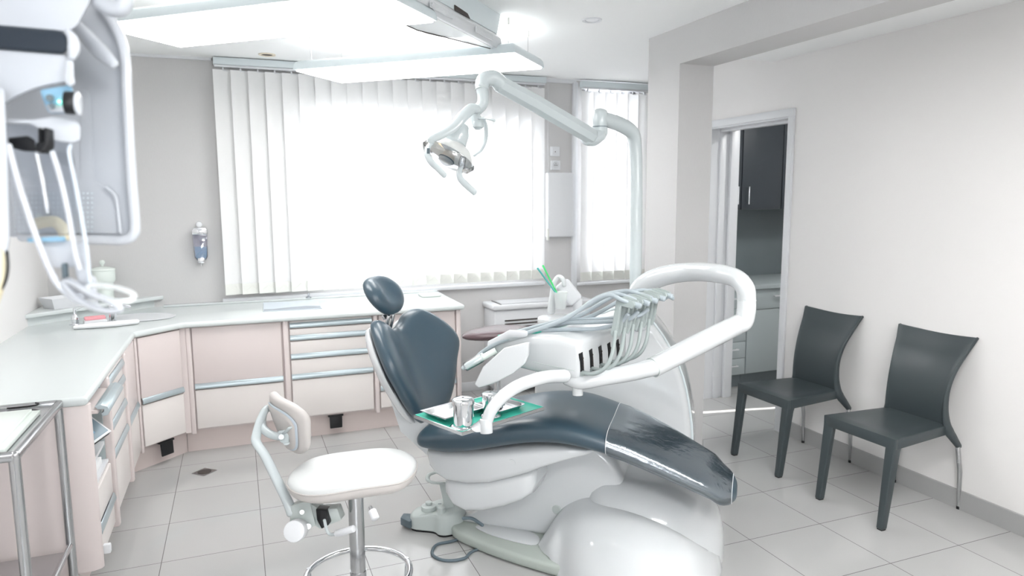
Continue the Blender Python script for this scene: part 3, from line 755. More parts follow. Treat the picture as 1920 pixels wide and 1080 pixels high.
obj('lever', tube([q+V((0, 0, .12)), q-se*.03+V((0, 0, .14)), q-se*.06+V((0, 0, .15))], [.012, .008, .006], seg=12, flat=.6), M_chrome, t)
t = thing('soap_box', 'white and rose plastic box on the worktop beside the tap', 'box', (-.80, 4.76, ZT))
bx_ = V((-.815, 4.75, ZT)); e1 = V((.95, .3, 0)).normalized(); e2 = V((-.3, .95, 0)).normalized()
obj('tray', obox(bx_+V((0, 0, .016)), e1, e2, (0, 0, 1), .12, .055, .032, .006), M_white, t)
obj('lid', join(obox(bx_+e1*.0+e2*.012+V((0, 0, .042)), e1, e2, (0, 0, 1), .11, .018, .022, .006), obox(bx_-e2*.012+V((0, 0, .04)), e1, e2, (0, 0, 1), .11, .018, .018, .006)), M_rose, t, 'two rose pink ridges')
rl_ = obj('rolled_towel', tube([(-.895, 4.625, ZT+.012), (-.82, 4.62, ZT+.016), (-.70, 4.625, ZT+.018), (-.585, 4.66, ZT+.018)], [.02, .026, .028, .024], seg=16, flat=.6, upv=(0, 0, 1)), M_towel)
for v in rl_.data.vertices: v.co.z = max(v.co.z, ZT+.0008)
tag(rl_, 'folded white towel lying at the corner of the worktop in front of the washbasin', 'towel')
# fluted white tray and jar on the raised ledge
zl = ZT+.0755
def tray4(c, ex, ey, sx, sy, h, fl_, th):
    c, ex, ey = V(c), V(ex).normalized(), V(ey).normalized()
    def R(s, z, d=0): return [c+ex*(a*(sx/2+s))+ey*(b*(sy/2+s))+V((0, 0, z)) for a, b in ((-1, -1), (1, -1), (1, 1), (-1, 1))]
    return loft([R(0, 0), R(fl_, h), R(fl_-th, h), R(-th, th)])
t = obj('storage_tray', tray4((-1.0, 5.10, zl), (.78, .62, 0), (-.62, .78, 0), .26, .12, .065, .02, .004), M_white)
tag(t, 'white sloped plastic tray on the raised corner shelf', 'tray')
t = thing('lidded_jar', 'pale mint porcelain jar with a knobbed lid on the raised corner shelf', 'jar', (-.88, 5.30, zl))
q = V((-.84, 5.29, zl))
obj('body', lathe([(.05, 0), (.055, .004), (.056, .10), (.058, .115), (.068, .125), (.072, .135), (.072, .195), (.07, .2)], q, seg=40), M_mint, t)
ld = obj('lid', lathe([(.074, .2), (.076, .204), (.072, .214), (.04, .224), (.012, .228)], q, seg=40), M_mint, t)
obj('knob', lathe([(.007, .226), (.008, .236), (.016, .246), (.018, .256), (.012, .268), (.001, .271)], q, seg=24), M_mint, ld)
# magazine
t = thing('magazine', 'open glossy magazine lying flat on the worktop under the blind', 'magazine', (.33, 5.05, ZT))
mz = ZT+.013
obj('pages', join(prism([(.135, 4.86, ZT+.001), (.51, 4.82, ZT+.001), (.525, 5.20, ZT+.001), (.15, 5.26, ZT+.001)], (0, 0, .004))), M_print, t)
obj('photo', prism([(.14, 4.866, ZT+.0052), (.505, 4.826, ZT+.0052), (.508, 4.93, ZT+.0052), (.42, 4.97, ZT+.0052), (.30, 4.95, ZT+.0052), (.2, 4.91, ZT+.0052), (.142, 4.92, ZT+.0052)], (0, 0, .0004)), M_printgrey, t)
o = obj('remote_control', box((1.262, 5.06, ZT+.001), (1.41, 5.20, ZT+.022), .008, 3), M_mint)
t = o; tag(o, 'flat white box on the right end of the worktop', 'box')
o = obj('suction_cup_hook', join(lathe([(.022, 0), (.02, .003), (.006, .012), (.008, .03), (.001, .034)], (.47, YW-.06, ZT+.0125), seg=20)), M_clear); tag(o, 'tiny clear sucker standing against the upstand above the magazine', 'hook')
# floor drain
t = thing('floor_drain', 'square steel floor drain set in the tiles before the corner cabinet', 'drain', (-.251, 4.332, 0))
dc_ = V((-.251, 4.332, 0))
obj('plate', prism([dc_+V((a, b, .0002)) for a, b in ((-.07, .0), (0, -.066), (.07, 0), (0, .066))], (0, 0, .002)), M_steel, t)
obj('grate', lathe([(.038, .0021), (.038, .0028), (.03, .0034), (.001, .0034)], dc_, seg=28), M_gap, t)
# ================================================================== DENTAL CHAIR
OC = V((.955, 3.04, 0)); CU = V((.76, -.65, 0)); CN = V((.65, .76, 0))
def C(t, n, z): return OC+CU*t+CN*n+V((0, 0, z))
def lerp_tab(tab, x):
    for (a, va), (b, vb) in zip(tab, tab[1:]):
        if x <= b:
            f = max(0, (x-a)/(b-a)); f2 = f
            return tuple(p+(q-p)*f2 for p, q in zip(va, vb))
    return tab[-1][1]
def smooth_tab(tab, n=8):
    P = [V((a,)+tuple(v)) if len(v) < 3 else None for a, v in tab]
    return P
# seat: t -> (bottom z, top z, half width)
seat_tab = [(-.10, (.470, .575, .255)), (0, (.462, .612, .275)), (.15, (.493, .640, .28)), (.30, (.532, .678, .278)), (.42, (.556, .697, .275)), (.54, (.562, .697, .27)),
            (.66, (.548, .668, .262)), (.78, (.520, .628, .25)), (.92, (.470, .572, .23)), (1.06, (.415, .505, .205)), (1.16, (.375, .455, .185))]
def cr(tab, x):
    i = 0
    while i < len(tab)-2 and x > tab[i+1][0]: i += 1
    p1, p2 = tab[i], tab[i+1]; p0 = tab[max(i-1, 0)]; p3 = tab[min(i+2, len(tab)-1)]
    u = (x-p1[0])/(p2[0]-p1[0]); out = []
    for k in range(len(p1[1])):
        m1 = (p2[1][k]-p0[1][k])/(p2[0]-p0[0]); m2 = (p3[1][k]-p1[1][k])/(p3[0]-p1[0]); h = p2[0]-p1[0]
        out.append((2*u**3-3*u**2+1)*p1[1][k]+(u**3-2*u**2+u)*h*m1+(-2*u**3+3*u**2)*p2[1][k]+(u**3-u**2)*h*m2)
    return out
def seat_ring(x, off=0.0, s=1.0, p=3.0, N=44):
    zb, zt, w = cr(seat_tab, min(max(x, -.10), 1.16))
    zb -= off; zt += off; w += off
    zc, h = (zb+zt)/2, (zt-zb)/2*s; w = w-(1-s)*.09
    out = []
    for k in range(N):
        a = 2*PI*k/N; c_, s_ = math.cos(a), math.sin(a)
        n = w*math.copysign(abs(c_)**(2/p), c_); z = zc+h*math.copysign(abs(s_)**(2/2.6), s_)
        if s_ > 0: z -= .014*(1-(n/w)**2)**2*min(1, max(0, (x+.1)*4))*(1 if x < .7 else max(0, 1-(x-.7)*3))
        out.append(C(x, n, z))
    return out
chair = thing('dental_chair', 'slate blue leather dental treatment chair on a large glossy white base', 'dental chair', C(.5, 0, 0))
rings = []
for k in range(6):
    a = PI/2*k/6; rings.append(seat_ring(-.10-.05*math.cos(a)+.0, s=max(math.sin(a), .12)**.6))
x = -.10
while x < 1.12: rings.append(seat_ring(x)); x += .03
for k in range(1, 9):
    a = PI/2*k/8.3
    zb, zt, w = cr(seat_tab, 1.12+.04*math.sin(a))
    r = seat_ring(1.12+.10*math.sin(a), s=math.cos(a)**.55)
    c0 = sum(r, V((0, 0, 0)))/len(r)
    f = .35+.65*math.cos(a)
    dz = -.035*math.sin(a)
    rings.append([c0+CN*((p-c0).dot(CN)*f)+V((0, 0, (p-c0).z+dz)) for p in r])
seat = obj('seat_cushion', loft(rings), M_slate, chair, 'long slate blue seat and leg cushion', sharp=60)
# clear film over the foot end
rf = []
x = .70
while x < 1.10: rf.append(seat_ring(x, off=.006)); x += .03
for k in range(0, 6):
    a = PI/2*k/8.3
    r = seat_ring(1.12+.10*math.sin(a), off=.006, s=math.cos(a)**.55); c0 = sum(r, V((0, 0, 0)))/len(r); f = .35+.65*math.cos(a)
    rf.append([c0+CN*((p-c0).dot(CN)*f)+V((0, 0, (p-c0).z-.035*math.sin(a))) for p in r])
# skew the open ends so that the sleeve is cut diagonally
def skew(r, amt):
    c0 = sum(r, V((0, 0, 0)))/len(r); return [p+CU*(amt*(p-c0).dot(CN)) for p in r]
rf[0] = skew(rf[0], -.06)
film = obj('clear_foot_cover', loft(rf, caps=False), M_film, chair, 'crinkled clear plastic sleeve over the foot end', sharp=80)
obj('cover_hem', join(polytube(rf[0], .0013, seg=6, closed=True), polytube(rf[-1], .0013, seg=6, closed=True)), M_white, film)

# backrest
bu_ = V((0, 0, 0))
B0 = (-.185, .575); B1 = (-.395, 1.015)
dl = math.hypot(B1[0]-B0[0], B1[1]-B0[1]); bd = ((B1[0]-B0[0])/dl, (B1[1]-B0[1])/dl); bm_ = (bd[1], -bd[0])
TW = 0.0
def BK(n, s, h):
    """back coordinates: n lateral, s up the back, h forwards"""
    f = h+.85*n*n+.10*(max(0, .22-s))**1.3*0
    return C(B0[0]+bd[0]*s+bm_[0]*f, n, B0[1]+bd[1]*s+bm_[1]*f)
bo = closed2([(0, .440), (.06, .455), (.13, .492), (.21, .490), (.285, .43), (.345, .33), (.352, .25), (.30, .17), (.245, .09), (.17, .01), (.09, -.03), (0, -.04),
              (-.09, -.03), (-.17, .01), (-.24, .09), (-.285, .17), (-.33, .25), (-.325, .33), (-.27, .435), (-.20, .495), (-.13, .495), (-.06, .455)], 4)
def bfn(a, b, h):
    dish = .035*max(0, 1-(a/.2)**2)*max(0, 1-((b-.25)/.28)**2)
    return BK(a, b, h-(dish if h > 0 else 0))
obj('backrest_cushion', pillow(bo, bfn, .075, .035, p=2.8, n=9), M_slate, chair, 'winged slate blue backrest cushion', sharp=60)
obj('backrest_shell', pillow([(a*.93, b*.95+.005) for a, b in bo], lambda a, b, h: BK(a, b, h-.035), .01, .05, p=3.5, n=6), M_shell, chair, 'glossy white shell behind the backrest', sharp=60)
obj('backrest_hinge', loft([[C(-.13, a, b) for a, b in ((-.12, .56), (.12, .56), (.12, .40), (-.12, .40))], [C(-.27, a, b) for a, b in ((-.14, .72), (.14, .72), (.14, .52), (-.14, .52))], [C(-.33, a, b) for a, b in ((-.12, .80), (.12, .80), (.12, .66), (-.12, .66))]]), M_shell, chair)
# headrest
H0 = C(-.425, 0, 1.13)
hd = V((0, 0, 1))*.80-CU*.60; hd.normalize(); hn = CU*.80+V((0, 0, .60)); hn.normalize()
def HD(n, s, h): return H0+hd*s+CN*n+hn*(h+.9*n*n)
ho = closed2([(0, -.105), (.07, -.095), (.125, -.045), (.135, .02), (.10, .075), (.05, .10), (0, .105), (-.05, .10), (-.10, .075), (-.135, .02), (-.125, -.045), (-.07, -.095)], 4)
hr = obj('headrest_cushion', pillow(ho, lambda a, b, h: HD(a, b, h-(.02*max(0, 1-(a/.07)**2)*max(0, 1-(b/.08)**2) if h > 0 else 0)), .055, .035, p=2.3, n=8), M_slate, chair, 'oval slate blue headrest', sharp=60)
obj('headrest_stem', join(polytube([C(-.40, -.022, .97), HD(-.022, -.10, -.02)], .009, seg=10), polytube([C(-.40, .022, .97), HD(.022, -.10, -.02)], .009, seg=10), obox(C(-.405, 0, 1.03), CN, hd, hn, .065, .022, .014, .003)), M_steel, chair)
# under-seat shell: rings along t
def rsec(t, zb, zt, w, p=5.0, N=40, nc=0.0):
    zc, h = (zb+zt)/2, (zt-zb)/2
    return [C(t, nc+w*math.copysign(abs(math.cos(2*PI*k/N))**(2/p), math.cos(2*PI*k/N)), zc+h*math.copysign(abs(math.sin(2*PI*k/N))**(2/p), math.sin(2*PI*k/N))) for k in range(N)]
sh = [(-.105, .44, .475, .20), (-.085, .395, .48, .222), (-.05, .36, .485, .234), (0, .335, .49, .238), (.1, .335, .50, .24), (.2, .352, .515, .24), (.3, .39, .535, .24), (.38, .425, .55, .24), (.46, .465, .562, .235), (.54, .50, .565, .225), (.62, .528, .556, .2), (.66, .536, .548, .15)]
obj('seat_shell', loft([rsec(t_, a, b, w) for t_, a, b, w in sh]), M_shell, chair, 'glossy white shell under the seat', sharp=50)
sh = [(-.035, .30, .34, .16), (-.02, .26, .345, .195), (.02, .215, .35, .212), (.08, .195, .36, .217), (.16, .21, .37, .217), (.26, .245, .40, .217), (.34, .285, .43, .215), (.385, .32, .44, .205), (.40, .36, .43, .18)]
obj('lift_cover', loft([rsec(t_, a, b, w) for t_, a, b, w in sh]), M_shell, chair, 'lower glossy white cover round the lift mechanism', sharp=50)
obj('shell_screw', join(*[cyl(C(t_, -.236, z), C(t_, -.2415, z), r) for t_, z, r in ((.31, .475, .017), (.02, .42, .008), (.1, .30, .008)) if t_ > .2]), M_shell, chair)
# lift column linking base and seat
lc = closed2([(-.03, .05), (.02, .10), (.12, .20), (.22, .30), (.26, .44), (.36, .52), (.56, .52), (.68, .46), (.74, .36), (.78, .2), (.78, .05), (.4, .048)], 3)
obj('lift_column', loft([[C(.4+(a-.4)*s_, n, .28+(b-.28)*s_) for a, b in lc] for n, s_ in ((-.01, .90), (-.005, .96), (.01, .99), (.035, 1), (.22, 1), (.25, .97))]), M_shell, chair, 'white sloping apron between floor plate and seat', sharp=50)
# grey-green base plate
bp = closed2([(-.09, .03), (-.045, -.075), (.06, -.135), (.25, -.20), (.44, -.242), (.53, -.255), (.64, -.22), (.85, -.1), (1.0, 0), (.95, .35), (.6, .42), (.1, .34), (-.06, .20)], 4)
obj('base_plate', prism([C(a, b, .003) for a, b in bp], (0, 0, .052), .016, 3), M_greygreen, chair, 'grey green floor plate')
obj('foot_insert', prism([C(a, b, .0555) for a, b in closed2([(.065, -.02), (.07, -.055), (.18, -.10), (.36, -.125), (.38, -.06), (.30, .0), (.09, .02)], 4)], (0, 0, .005), .002, 2), M_shell, chair, 'glossy white insert on the floor plate')
# big white base dome, built as stacked outlines
def dome(outline, levels, name, label=None):
    rings = []
    for z, s, sh_, sn in levels:
        cx = sum(a for a, b in outline)/len(outline); cy = sum(b for a, b in outline)/len(outline)
        rings.append([C(cx+(a-cx)*s+sh_, cy+(b-cy)*s+sn, z) for a, b in outline])
    return obj(name, loft(rings), M_shell, chair, label, sharp=55)
do = closed2([(.55, .0), (.62, -.10), (.80, -.16), (1.00, -.14), (1.12, -.02), (1.172, .14), (1.14, .34), (1.02, .47), (.82, .50), (.62, .42), (.50, .25), (.50, .10)], 4)
dome(do, [(.003, 1.0, 0, 0), (.04, 1.0, 0, 0), (.11, .985, 0, 0), (.18, .95, -.005, 0), (.24, .88, -.012, 0), (.29, .78, -.025, 0), (.33, .62, -.045, 0), (.352, .44, -.06, 0), (.362, .22, -.07, 0), (.364, .05, -.07, 0)], 'base_shell', 'large domed glossy white base shell')
# near cover: crisp upper edge sweeping down to the floor on the near side
E1 = [(.388, -.108, .062), (.415, -.05, .11), (.455, .0, .175), (.50, .035, .225), (.56, .052, .258), (.64, .035, .272), (.78, -.07, .272), (.90, -.10, .25), (.985, -.105, .215), (1.06, -.08, .165), (1.12, -.01, .10), (1.155, .06, .05)]
E2 = [(.395, -.125, .056), (.43, -.17, .056), (.475, -.215, .056), (.53, -.27, .003), (.61, -.35, .003), (.70, -.41, .003), (.84, -.44, .003), (.95, -.42, .003), (1.03, -.36, .003), (1.10, -.26, .003), (1.15, -.11, .003), (1.17, .03, .003)]
E1 = spline(E1, 4); E2 = spline(E2, 4)
rg = []
for p_, q_ in zip(E1, E2):
    L_ = (p_-q_).length; r_ = []
    for k in range(11):
        u = k/10; x_ = q_.lerp(p_, u); b_ = math.sin(PI*u)**.8*L_*.17
        r_.append(C(x_.x, x_.y-b_*.6, x_.z+b_*.75))
    r_.append(C(p_.x, p_.y+.012, p_.z-.008)); r_.append(C(p_.x, p_.y+.03, min(p_.z-.01, .05 if p_.z > .08 else .03))); r_.append(C(q_.x, q_.y+.02, min(q_.z, .05)))
    rg.append(r_)
obj('near_cover', loft(rg), M_shell, chair, 'leaf shaped near cover with a crisp upper edge', sharp=45)
obj('base_lever_cap', lathe([(.022, 0), (.024, .004), (.018, .01), (.001, .011)], C(.445, -.004, .185), -CN, 24), M_grey, chair)

# foot control with hoop
fo = V((.85, 3.15, 0)); fx = V((.95, -.3, 0)).normalized(); fy = V((.3, .95, 0)).normalized()
def FC(a, b, z): return fo+fx*(a*1.1)+fy*(b*1.1)+V((0, 0, z))
t = thing('foot_control', 'grey foot control with hoop handle on the floor left of the dental chair base', 'foot pedal', fo)
fo_o = closed2([(-.125, -.03), (-.12, .05), (-.04, .09), (.05, .10), (.10, .06), (.115, 0), (.10, -.07), (.04, -.105), (.0, -.10), (-.03, -.065)], 4)
cxo = sum(a for a, b in fo_o)/len(fo_o); cyo = sum(b for a, b in fo_o)/len(fo_o)
obj('housing', loft([[FC(cxo+(a-cxo)*s, cyo+(b-cyo)*s, z+.045*max(0, (a+.12)/.24)*(z > .03)) for a, b in fo_o] for s, z in ((.95, .008), (1, .012), (.98, .062), (.93, .072), (.88, .076), (.4, .080), (.05, .080))]), M_grey, t)
obj('rubber_base', prism([FC(a*.96, b*.96, .0) for a, b in fo_o], (0, 0, .01)), M_black, t)
obj('side_pedal', prism([FC(a, b, .014) for a, b in ((-.175, .0), (-.13, -.045), (-.118, -.02), (-.12, .035), (-.165, .045))], (0, 0, .04), .006), M_cable, t, 'darker grey toe pedal')
obj('round_button', join(cyl(FC(-.05, .02, .07), FC(-.05, .02, .100), .036, bevel=.003), cyl(FC(-.05, .03, .100), FC(-.05, .03, .114), .016, bevel=.002)), M_grey, t)
obj('push_button', cyl(FC(.01, -.06, .09), FC(.01, -.06, .13), .019, bevel=.003), M_grey, t)
obj('hoop_handle', join(prism([FC(.03, -.05, .08), FC(.075, -.05, .08), FC(.035, -.03, .235), FC(.0, -.03, .235)], fy*.02, .003),
    tube([FC(.02, -.03, .235), FC(-.02, -.03, .238), FC(-.05, .0, .24), FC(-.045, .05, .245), FC(0, .075, .245), FC(.04, .06, .245)], .011, seg=12, flat=.5)), M_grey, t)
obj('marking', obox(FC(.0, .0, .116), fx, fy, (0, 0, 1), .016, .006, .001), M_cable, t)
cb = obj('cable', tube([(0.871,2.838,0.177), (0.914,2.841,0.167), (0.945,2.784,0.155)], .0075, seg=10), M_cable, t)
o = obj('floor_cable', tube([(1.09, 2.96, .012), (.98, 2.99, .008), (0.854,2.973,0.007), (0.78,2.965,0.007), (0.741,2.887,0.007), (0.78,2.816,0.007), (0.862,2.802,0.007), (0.928,2.852,0.007), (1.12, 2.88, .012)], .007, seg=10), M_cable)
tag(o, 'dark grey cable looping out on the floor from under the chair base', 'cable')

# ================================================================== SPITTOON UNIT BEHIND THE CHAIR
un = thing('dental_unit', 'tall glossy white treatment unit with spittoon standing behind the dental chair', 'dental unit', C(.6, .62, 0))
side = [(.18, .03), (.16, .5), (.18, .84), (.26, .90), (.42, .93), (.52, 1.0), (.66, 1.04), (.76, .99), (.86, .86), (.935, .70), (.975, .52), (.99, .36), (.98, .25), (.92, .15), (.80, .03)]
sd_c = closed2(side, 3)
def slab(outline, n0, n1, r=.05):
    cx = sum(a for a, b in outline)/len(outline); cz = sum(b for a, b in outline)/len(outline)
    rings = []
    for n, s in ((n0, .90), (n0+.006, .95), (n0+.022, .985), (n0+r, 1), (n1-r, 1), (n1-.022, .985), (n1-.006, .95), (n1, .90)):
        rings.append([C(cx+(a-cx)*s, n, cz+(b-cz)*s) for a, b in outline])
    return loft(rings)
obj('body_shell', slab(sd_c, .53, .82), M_shell, un, 'sail shaped glossy white side shell', sharp=60)
obj('edge_trim', polytube([C(.57+(a-.57)*1.004, .565, .52+(b-.52)*1.004) for a, b in sd_c if a > .5 and b > .1 or a > .8], .006, seg=8), M_panel_body, un, 'pale grey seam round the shell')
obj('floor_plinth', prism([C(a, b, 0) for a, b in rrect(.55, .22, .05, c=(.5, .63))], (0, 0, .05), .005), M_greygreen, un)
# spittoon top
sx, sy, sz = (1.561,3.361,0.963)
sp = V((sx, sy, sz))
obj('spittoon_deck', lathe([(.05, -.12), (.10, -.11), (.115, -.05), (.12, 0), (.115, .012), (.07, .016), (.001, .016)], sp+V((.02, -.02, -.02)), seg=40), M_shell, un)
obj('deck_neck', prism([sp+V((x_, y_, -.14)) for x_, y_ in rrect(.22, .20, .05, c=(.02, .0))], (0, 0, .06), .01), M_shell, un)
obj('cup_filler_pipe', tube([(1.544,3.37,0.983), (1.557,3.379,1.082), (1.571,3.382,1.144), (1.593,3.377,1.169), (1.605,3.349,1.157), (1.609,3.343,1.124)], [.022, .015, .0125, .0125, .0125, .011], seg=14), M_shell, un, 'curved white cup filler pipe')
obj('assistant_head', obox((1.659,3.393,1.08), rt*.78+up*.62, up*.78-rt*.62, fwd, .085, .135, .09, .018, 4), M_white, un, 'tilted white block head')
obj('head_post', cyl((1.698,3.361,0.959), (1.703,3.371,1.045), .026), M_white, un)
t = thing('plastic_cup', 'small translucent plastic cup standing under the curved filler pipe', 'cup', (1.563,3.291,1.013))
cpb = V((1.563,3.291,1.011))
obj('cup_body', lathe([(.026, 0), (.027, .002), (.036, .085), (.038, .087), (.037, .089), (.034, .087), (.025, .005), (.001, .005)], cpb, seg=32), M_pane, t)
for a, b, m_, lb in (((1.567,3.295,1.05), (1.513,3.406,1.23), M_green, 'bright green saliva ejector tube standing in the plastic cup'), ((1.568,3.284,1.051), (1.47,3.379,1.22), M_tealtube, 'teal saliva ejector tube leaning left in the plastic cup')):
    a, b = V(a), V(b); t = tag(obj('saliva_ejector', polytube([a, a.lerp(b, .5), a.lerp(b, .93), b], [.0045, .0045, .0045, .0055], seg=10), m_), lb, 'tube', 'saliva ejector tubes')

# ================================================================== INSTRUMENT CONSOLE ON ITS SWING ARM
K = V((1.187,2.349,0.891)); ka = V((.84, .54, 0)).normalized(); kb = V((-.60, .80, 0)).normalized()
kb = (kb-ka*kb.dot(ka)*.5).normalized()
dl_ = thing('instrument_delivery_unit', 'white instrument console with grey hose holders on a curved swing arm over the seat', 'delivery unit', K)
def KC(a, b, z): return K+ka*a+kb*b+V((0, 0, z))
# console hull: rings along b
LA = .415
def kring(b, z0, z1, a0, a1, r):
    pts = rrect(a1-a0, z1-z0, r, 5, ((a0+a1)/2, (z0+z1)/2)); return [KC(x_, b, y_) for x_, y_ in pts]
obj('console_body', loft([kring(-.004, .02, .142, .02, LA-.02, .03), kring(0, .006, .152, .006, LA-.006, .03), kring(.012, 0, .158, 0, LA, .03), kring(.10, 0, .168, 0, LA, .035), kring(.20, .004, .163, .0, LA, .04),
    kring(.30, .012, .148, .0, LA, .04), kring(.38, .028, .125, .005, LA-.005, .035), kring(.43, .05, .10, .02, LA-.02, .02)]), M_shell, dl_, 'rounded white console body', sharp=50)
obj('console_seam', join(*[polytube([KC(-.0005, .012, .042), KC(-.0005, .20, .052)], .0012, seg=6)]), M_grey, dl_)
obj('instrument_slots', join(*[prism([KC(.018+.075*i, -.0055, .036), KC(.044+.075*i, -.0055, .032), KC(.040+.075*i, -.0055, .070), KC(.030+.075*i, -.0055, .112), KC(.006+.075*i, -.0055, .108), KC(.015+.075*i, -.0055, .075)], kb*.004, 0) for i in range(5)]), M_black, dl_, 'five dark slots in the console face')
for i in range(5): obj('slot_lip', obox(KC(.030+.075*i, -.010, .026), ka, kb, (0, 0, 1), .030, .012, .012, .002), M_holder, dl_)
obj('slot_detail', join(*[cyl(KC(.030+.075*i, -.0065, .048+.013*j), KC(.030+.075*i, -.009, .048+.013*j), .004, seg=8) for i in range(5) for j in range(4)]), M_gap, dl_)
obj('teal_mat', prism([KC(a, b, z) for a, b, z in ((.03, .20, .163), (.26, .20, .163), (.27, .40, .128), (.04, .40, .128))], (0, 0, .005), .001, 1), M_teal, dl_, 'teal mat on top of the console')
# keypad wedge and grip on the left
wd = [(1.031,2.463,1.038), (0.95,2.513,1.011), (0.881,2.572,0.928), (0.851,2.594,0.851), (0.862,2.567,0.844), (0.923,2.505,0.879), (0.967,2.461,0.919), (1.007,2.44,0.958), (1.02,2.439,0.993)]
obj('control_panel', prism(wd, fwd*.05+rt*.01, .008, 3), M_shell, dl_, 'tilted glossy white control wedge')
obj('grip_handle', cyl((0.843,2.691,0.902), (0.914,2.669,0.943), .019, bevel=.005), M_clear, dl_, 'translucent cylindrical grip')
obj('grip_core', cyl((0.847,2.69,0.904), (0.967,2.652,0.971), .013), M_mint, dl_)
obj('holder_tray', prism([KC(.0, .22, .15), KC(-.02, .30, .15), KC(-.01, .42, .08), KC(.05, .42, .09)], (0, 0, .03), .008, 3), M_white, dl_)
# five swan neck holders
step = ka*.075
for i in range(5):
    def HP(px, py, d, i=i): return V(px)+step*i
    pts = [(1.214,2.354,0.924), (1.235,2.303,0.928), (1.265,2.273,0.955), (1.291,2.269,1.001), (1.314,2.29,1.054), (1.324,2.301,1.085)]
    pts = [V(p)+step*i for p in pts]
    h_ = obj('instrument_holder', tube(pts, .0095, seg=12, flat=.8), M_holder, dl_, 'grey curved holder rod')
    Lp = [V(p)+step*i for p in ((1.305,2.307,1.075), (1.337,2.323,1.202), (1.347,2.321,1.214), (1.356,2.307,1.213), (1.377,2.264,1.202), (1.379,2.256,1.188), (1.372,2.262,1.174), (1.345,2.296,1.183), (1.341,2.296,1.177), (1.328,2.299,1.085), (1.317,2.3,1.058))]
    obj('fork_plate', prism(Lp, ka*.014, .003, 3), M_holder, h_, 'flat grey bracket plate with a rounded arm')
    obj('fork_plate', prism([p+ka*.038+V((0, 0, -.002)) for p in Lp], ka*.014, .003, 3), M_holder, h_)
    b1, b2 = V((1.348,2.297,1.199))+step*i, V((1.373,2.253,1.185))+step*i
    obj('instrument_head', polytube([b1+ka*.026, b1.lerp(b2, .5)+ka*.026, b2+ka*.026-kb*.012], [.009, .0105, .0115], seg=16), M_hose, h_, 'rounded end of the hung instrument')
# instrument hoses
def hose(pts, r=.0085, m_=None): return tube([V(p) for p in pts], r, seg=10, n=8)
HS = [
 [(1.392,2.278,1.187), (1.346,2.298,1.207), (1.314,2.335,1.222), (1.27,2.391,1.19), (1.187,2.457,1.118), (1.083,2.533,1.065), (0.982,2.63,1.012), (0.928,2.708,0.956), (0.884,2.719,0.912)],
 [(1.453,2.319,1.185), (1.397,2.344,1.21), (1.349,2.385,1.216), (1.278,2.449,1.165), (1.185,2.499,1.107), (1.069,2.582,1.062), (0.976,2.675,1.003)],
 [(1.536,2.373,1.19), (1.468,2.404,1.215), (1.429,2.441,1.217), (1.347,2.491,1.189), (1.247,2.53,1.115), (1.127,2.58,1.054), (1.039,2.654,1.029)],
 [(1.643,2.438,1.179), (1.573,2.47,1.208), (1.511,2.494,1.206), (1.438,2.52,1.185), (1.31,2.559,1.111), (1.163,2.607,1.042)],
 [(1.702,2.478,1.166), (1.647,2.504,1.195), (1.584,2.529,1.198), (1.488,2.54,1.165), (1.361,2.56,1.103), (1.205,2.594,1.063)],
 [(1.378,2.299,1.147), (1.362,2.343,1.108), (1.312,2.423,1.076), (1.211,2.505,1.065), (1.098,2.569,1.054), (1.003,2.624,1.024)],
 [(1.444,2.338,1.147), (1.412,2.368,1.113), (1.342,2.479,1.091), (1.23,2.543,1.084), (1.115,2.607,1.063), (1.028,2.658,1.029)],
 [(1.525,2.393,1.144), (1.474,2.409,1.115), (1.382,2.507,1.096), (1.268,2.573,1.089), (1.151,2.636,1.06), (1.05,2.682,1.028)]]
obj('instrument_hoses', join(*[hose(h) for h in HS]), M_hose, dl_, 'bundle of soft grey hoses draped over the console')
obj('syringe_tip', join(tube([(0.921,2.689,0.949), (0.884,2.719,0.912), (0.859,2.737,0.887)], [.010, .008, .006], seg=10), cyl((0.857,2.738,0.892), (0.849,2.74,0.883), .009)), M_lamp_w, dl_)
# pivot, swing arm, elbow and arch
obj('pivot_cap', cyl((1.208,2.385,0.824), (1.211,2.393,0.886), .021, bevel=.004), M_shell, dl_)
obj('lower_arm', tube([(1.17,2.409,0.886), (1.215,2.369,0.883), (1.293,2.341,0.899), (1.401,2.322,0.911), (1.502,2.306,0.929)], [.024, .033, .036, .037, .039], seg=24, flat=.9, upv=(0, 0, 1)), M_shell, dl_, 'lower section of the swing arm')
obj('middle_arm', tube([(1.499,2.309,0.926), (1.684,2.339,0.977), (1.832,2.363,1.016), (1.981,2.396,1.05)], [.040, .043, .044, .042], seg=28, round_end=False), M_shell, dl_, 'rising middle section of the swing arm')
obj('joint_ring', lathe([(.0405, 0), (.0405, .003)], (1.496,2.308,0.926), V((1.684,2.339,0.977))-V((1.499,2.309,0.926)), 28), M_grey, dl_)
obj('elbow', tube([(1.952,2.385,1.044), (2,2.39,1.059), (2.013,2.391,1.102), (2.018,2.396,1.154)], [.038, .040, .040, .0395], seg=28), M_shell, dl_, 'vertical elbow of the swing arm')
obj('elbow_ring', cyl((2.018,2.396,1.154), V((2.018,2.396,1.154))+V((0, 0, -.003)), .0402, seg=28), M_grey, dl_)
obj('arch_arm', tube([(2.018,2.396,1.154), (2.014,2.405,1.204), (2.016,2.474,1.24), (1.998,2.591,1.25), (1.981,2.748,1.24), (1.932,2.872,1.214), (1.881,2.971,1.164), (1.865,3.011,1.095), (1.862,2.992,0.952)], [.0395, .040, .041, .043, .045, .048, .052, .056, .056], seg=28, n=8), M_shell, dl_, 'thick arched upper section of the swing arm')

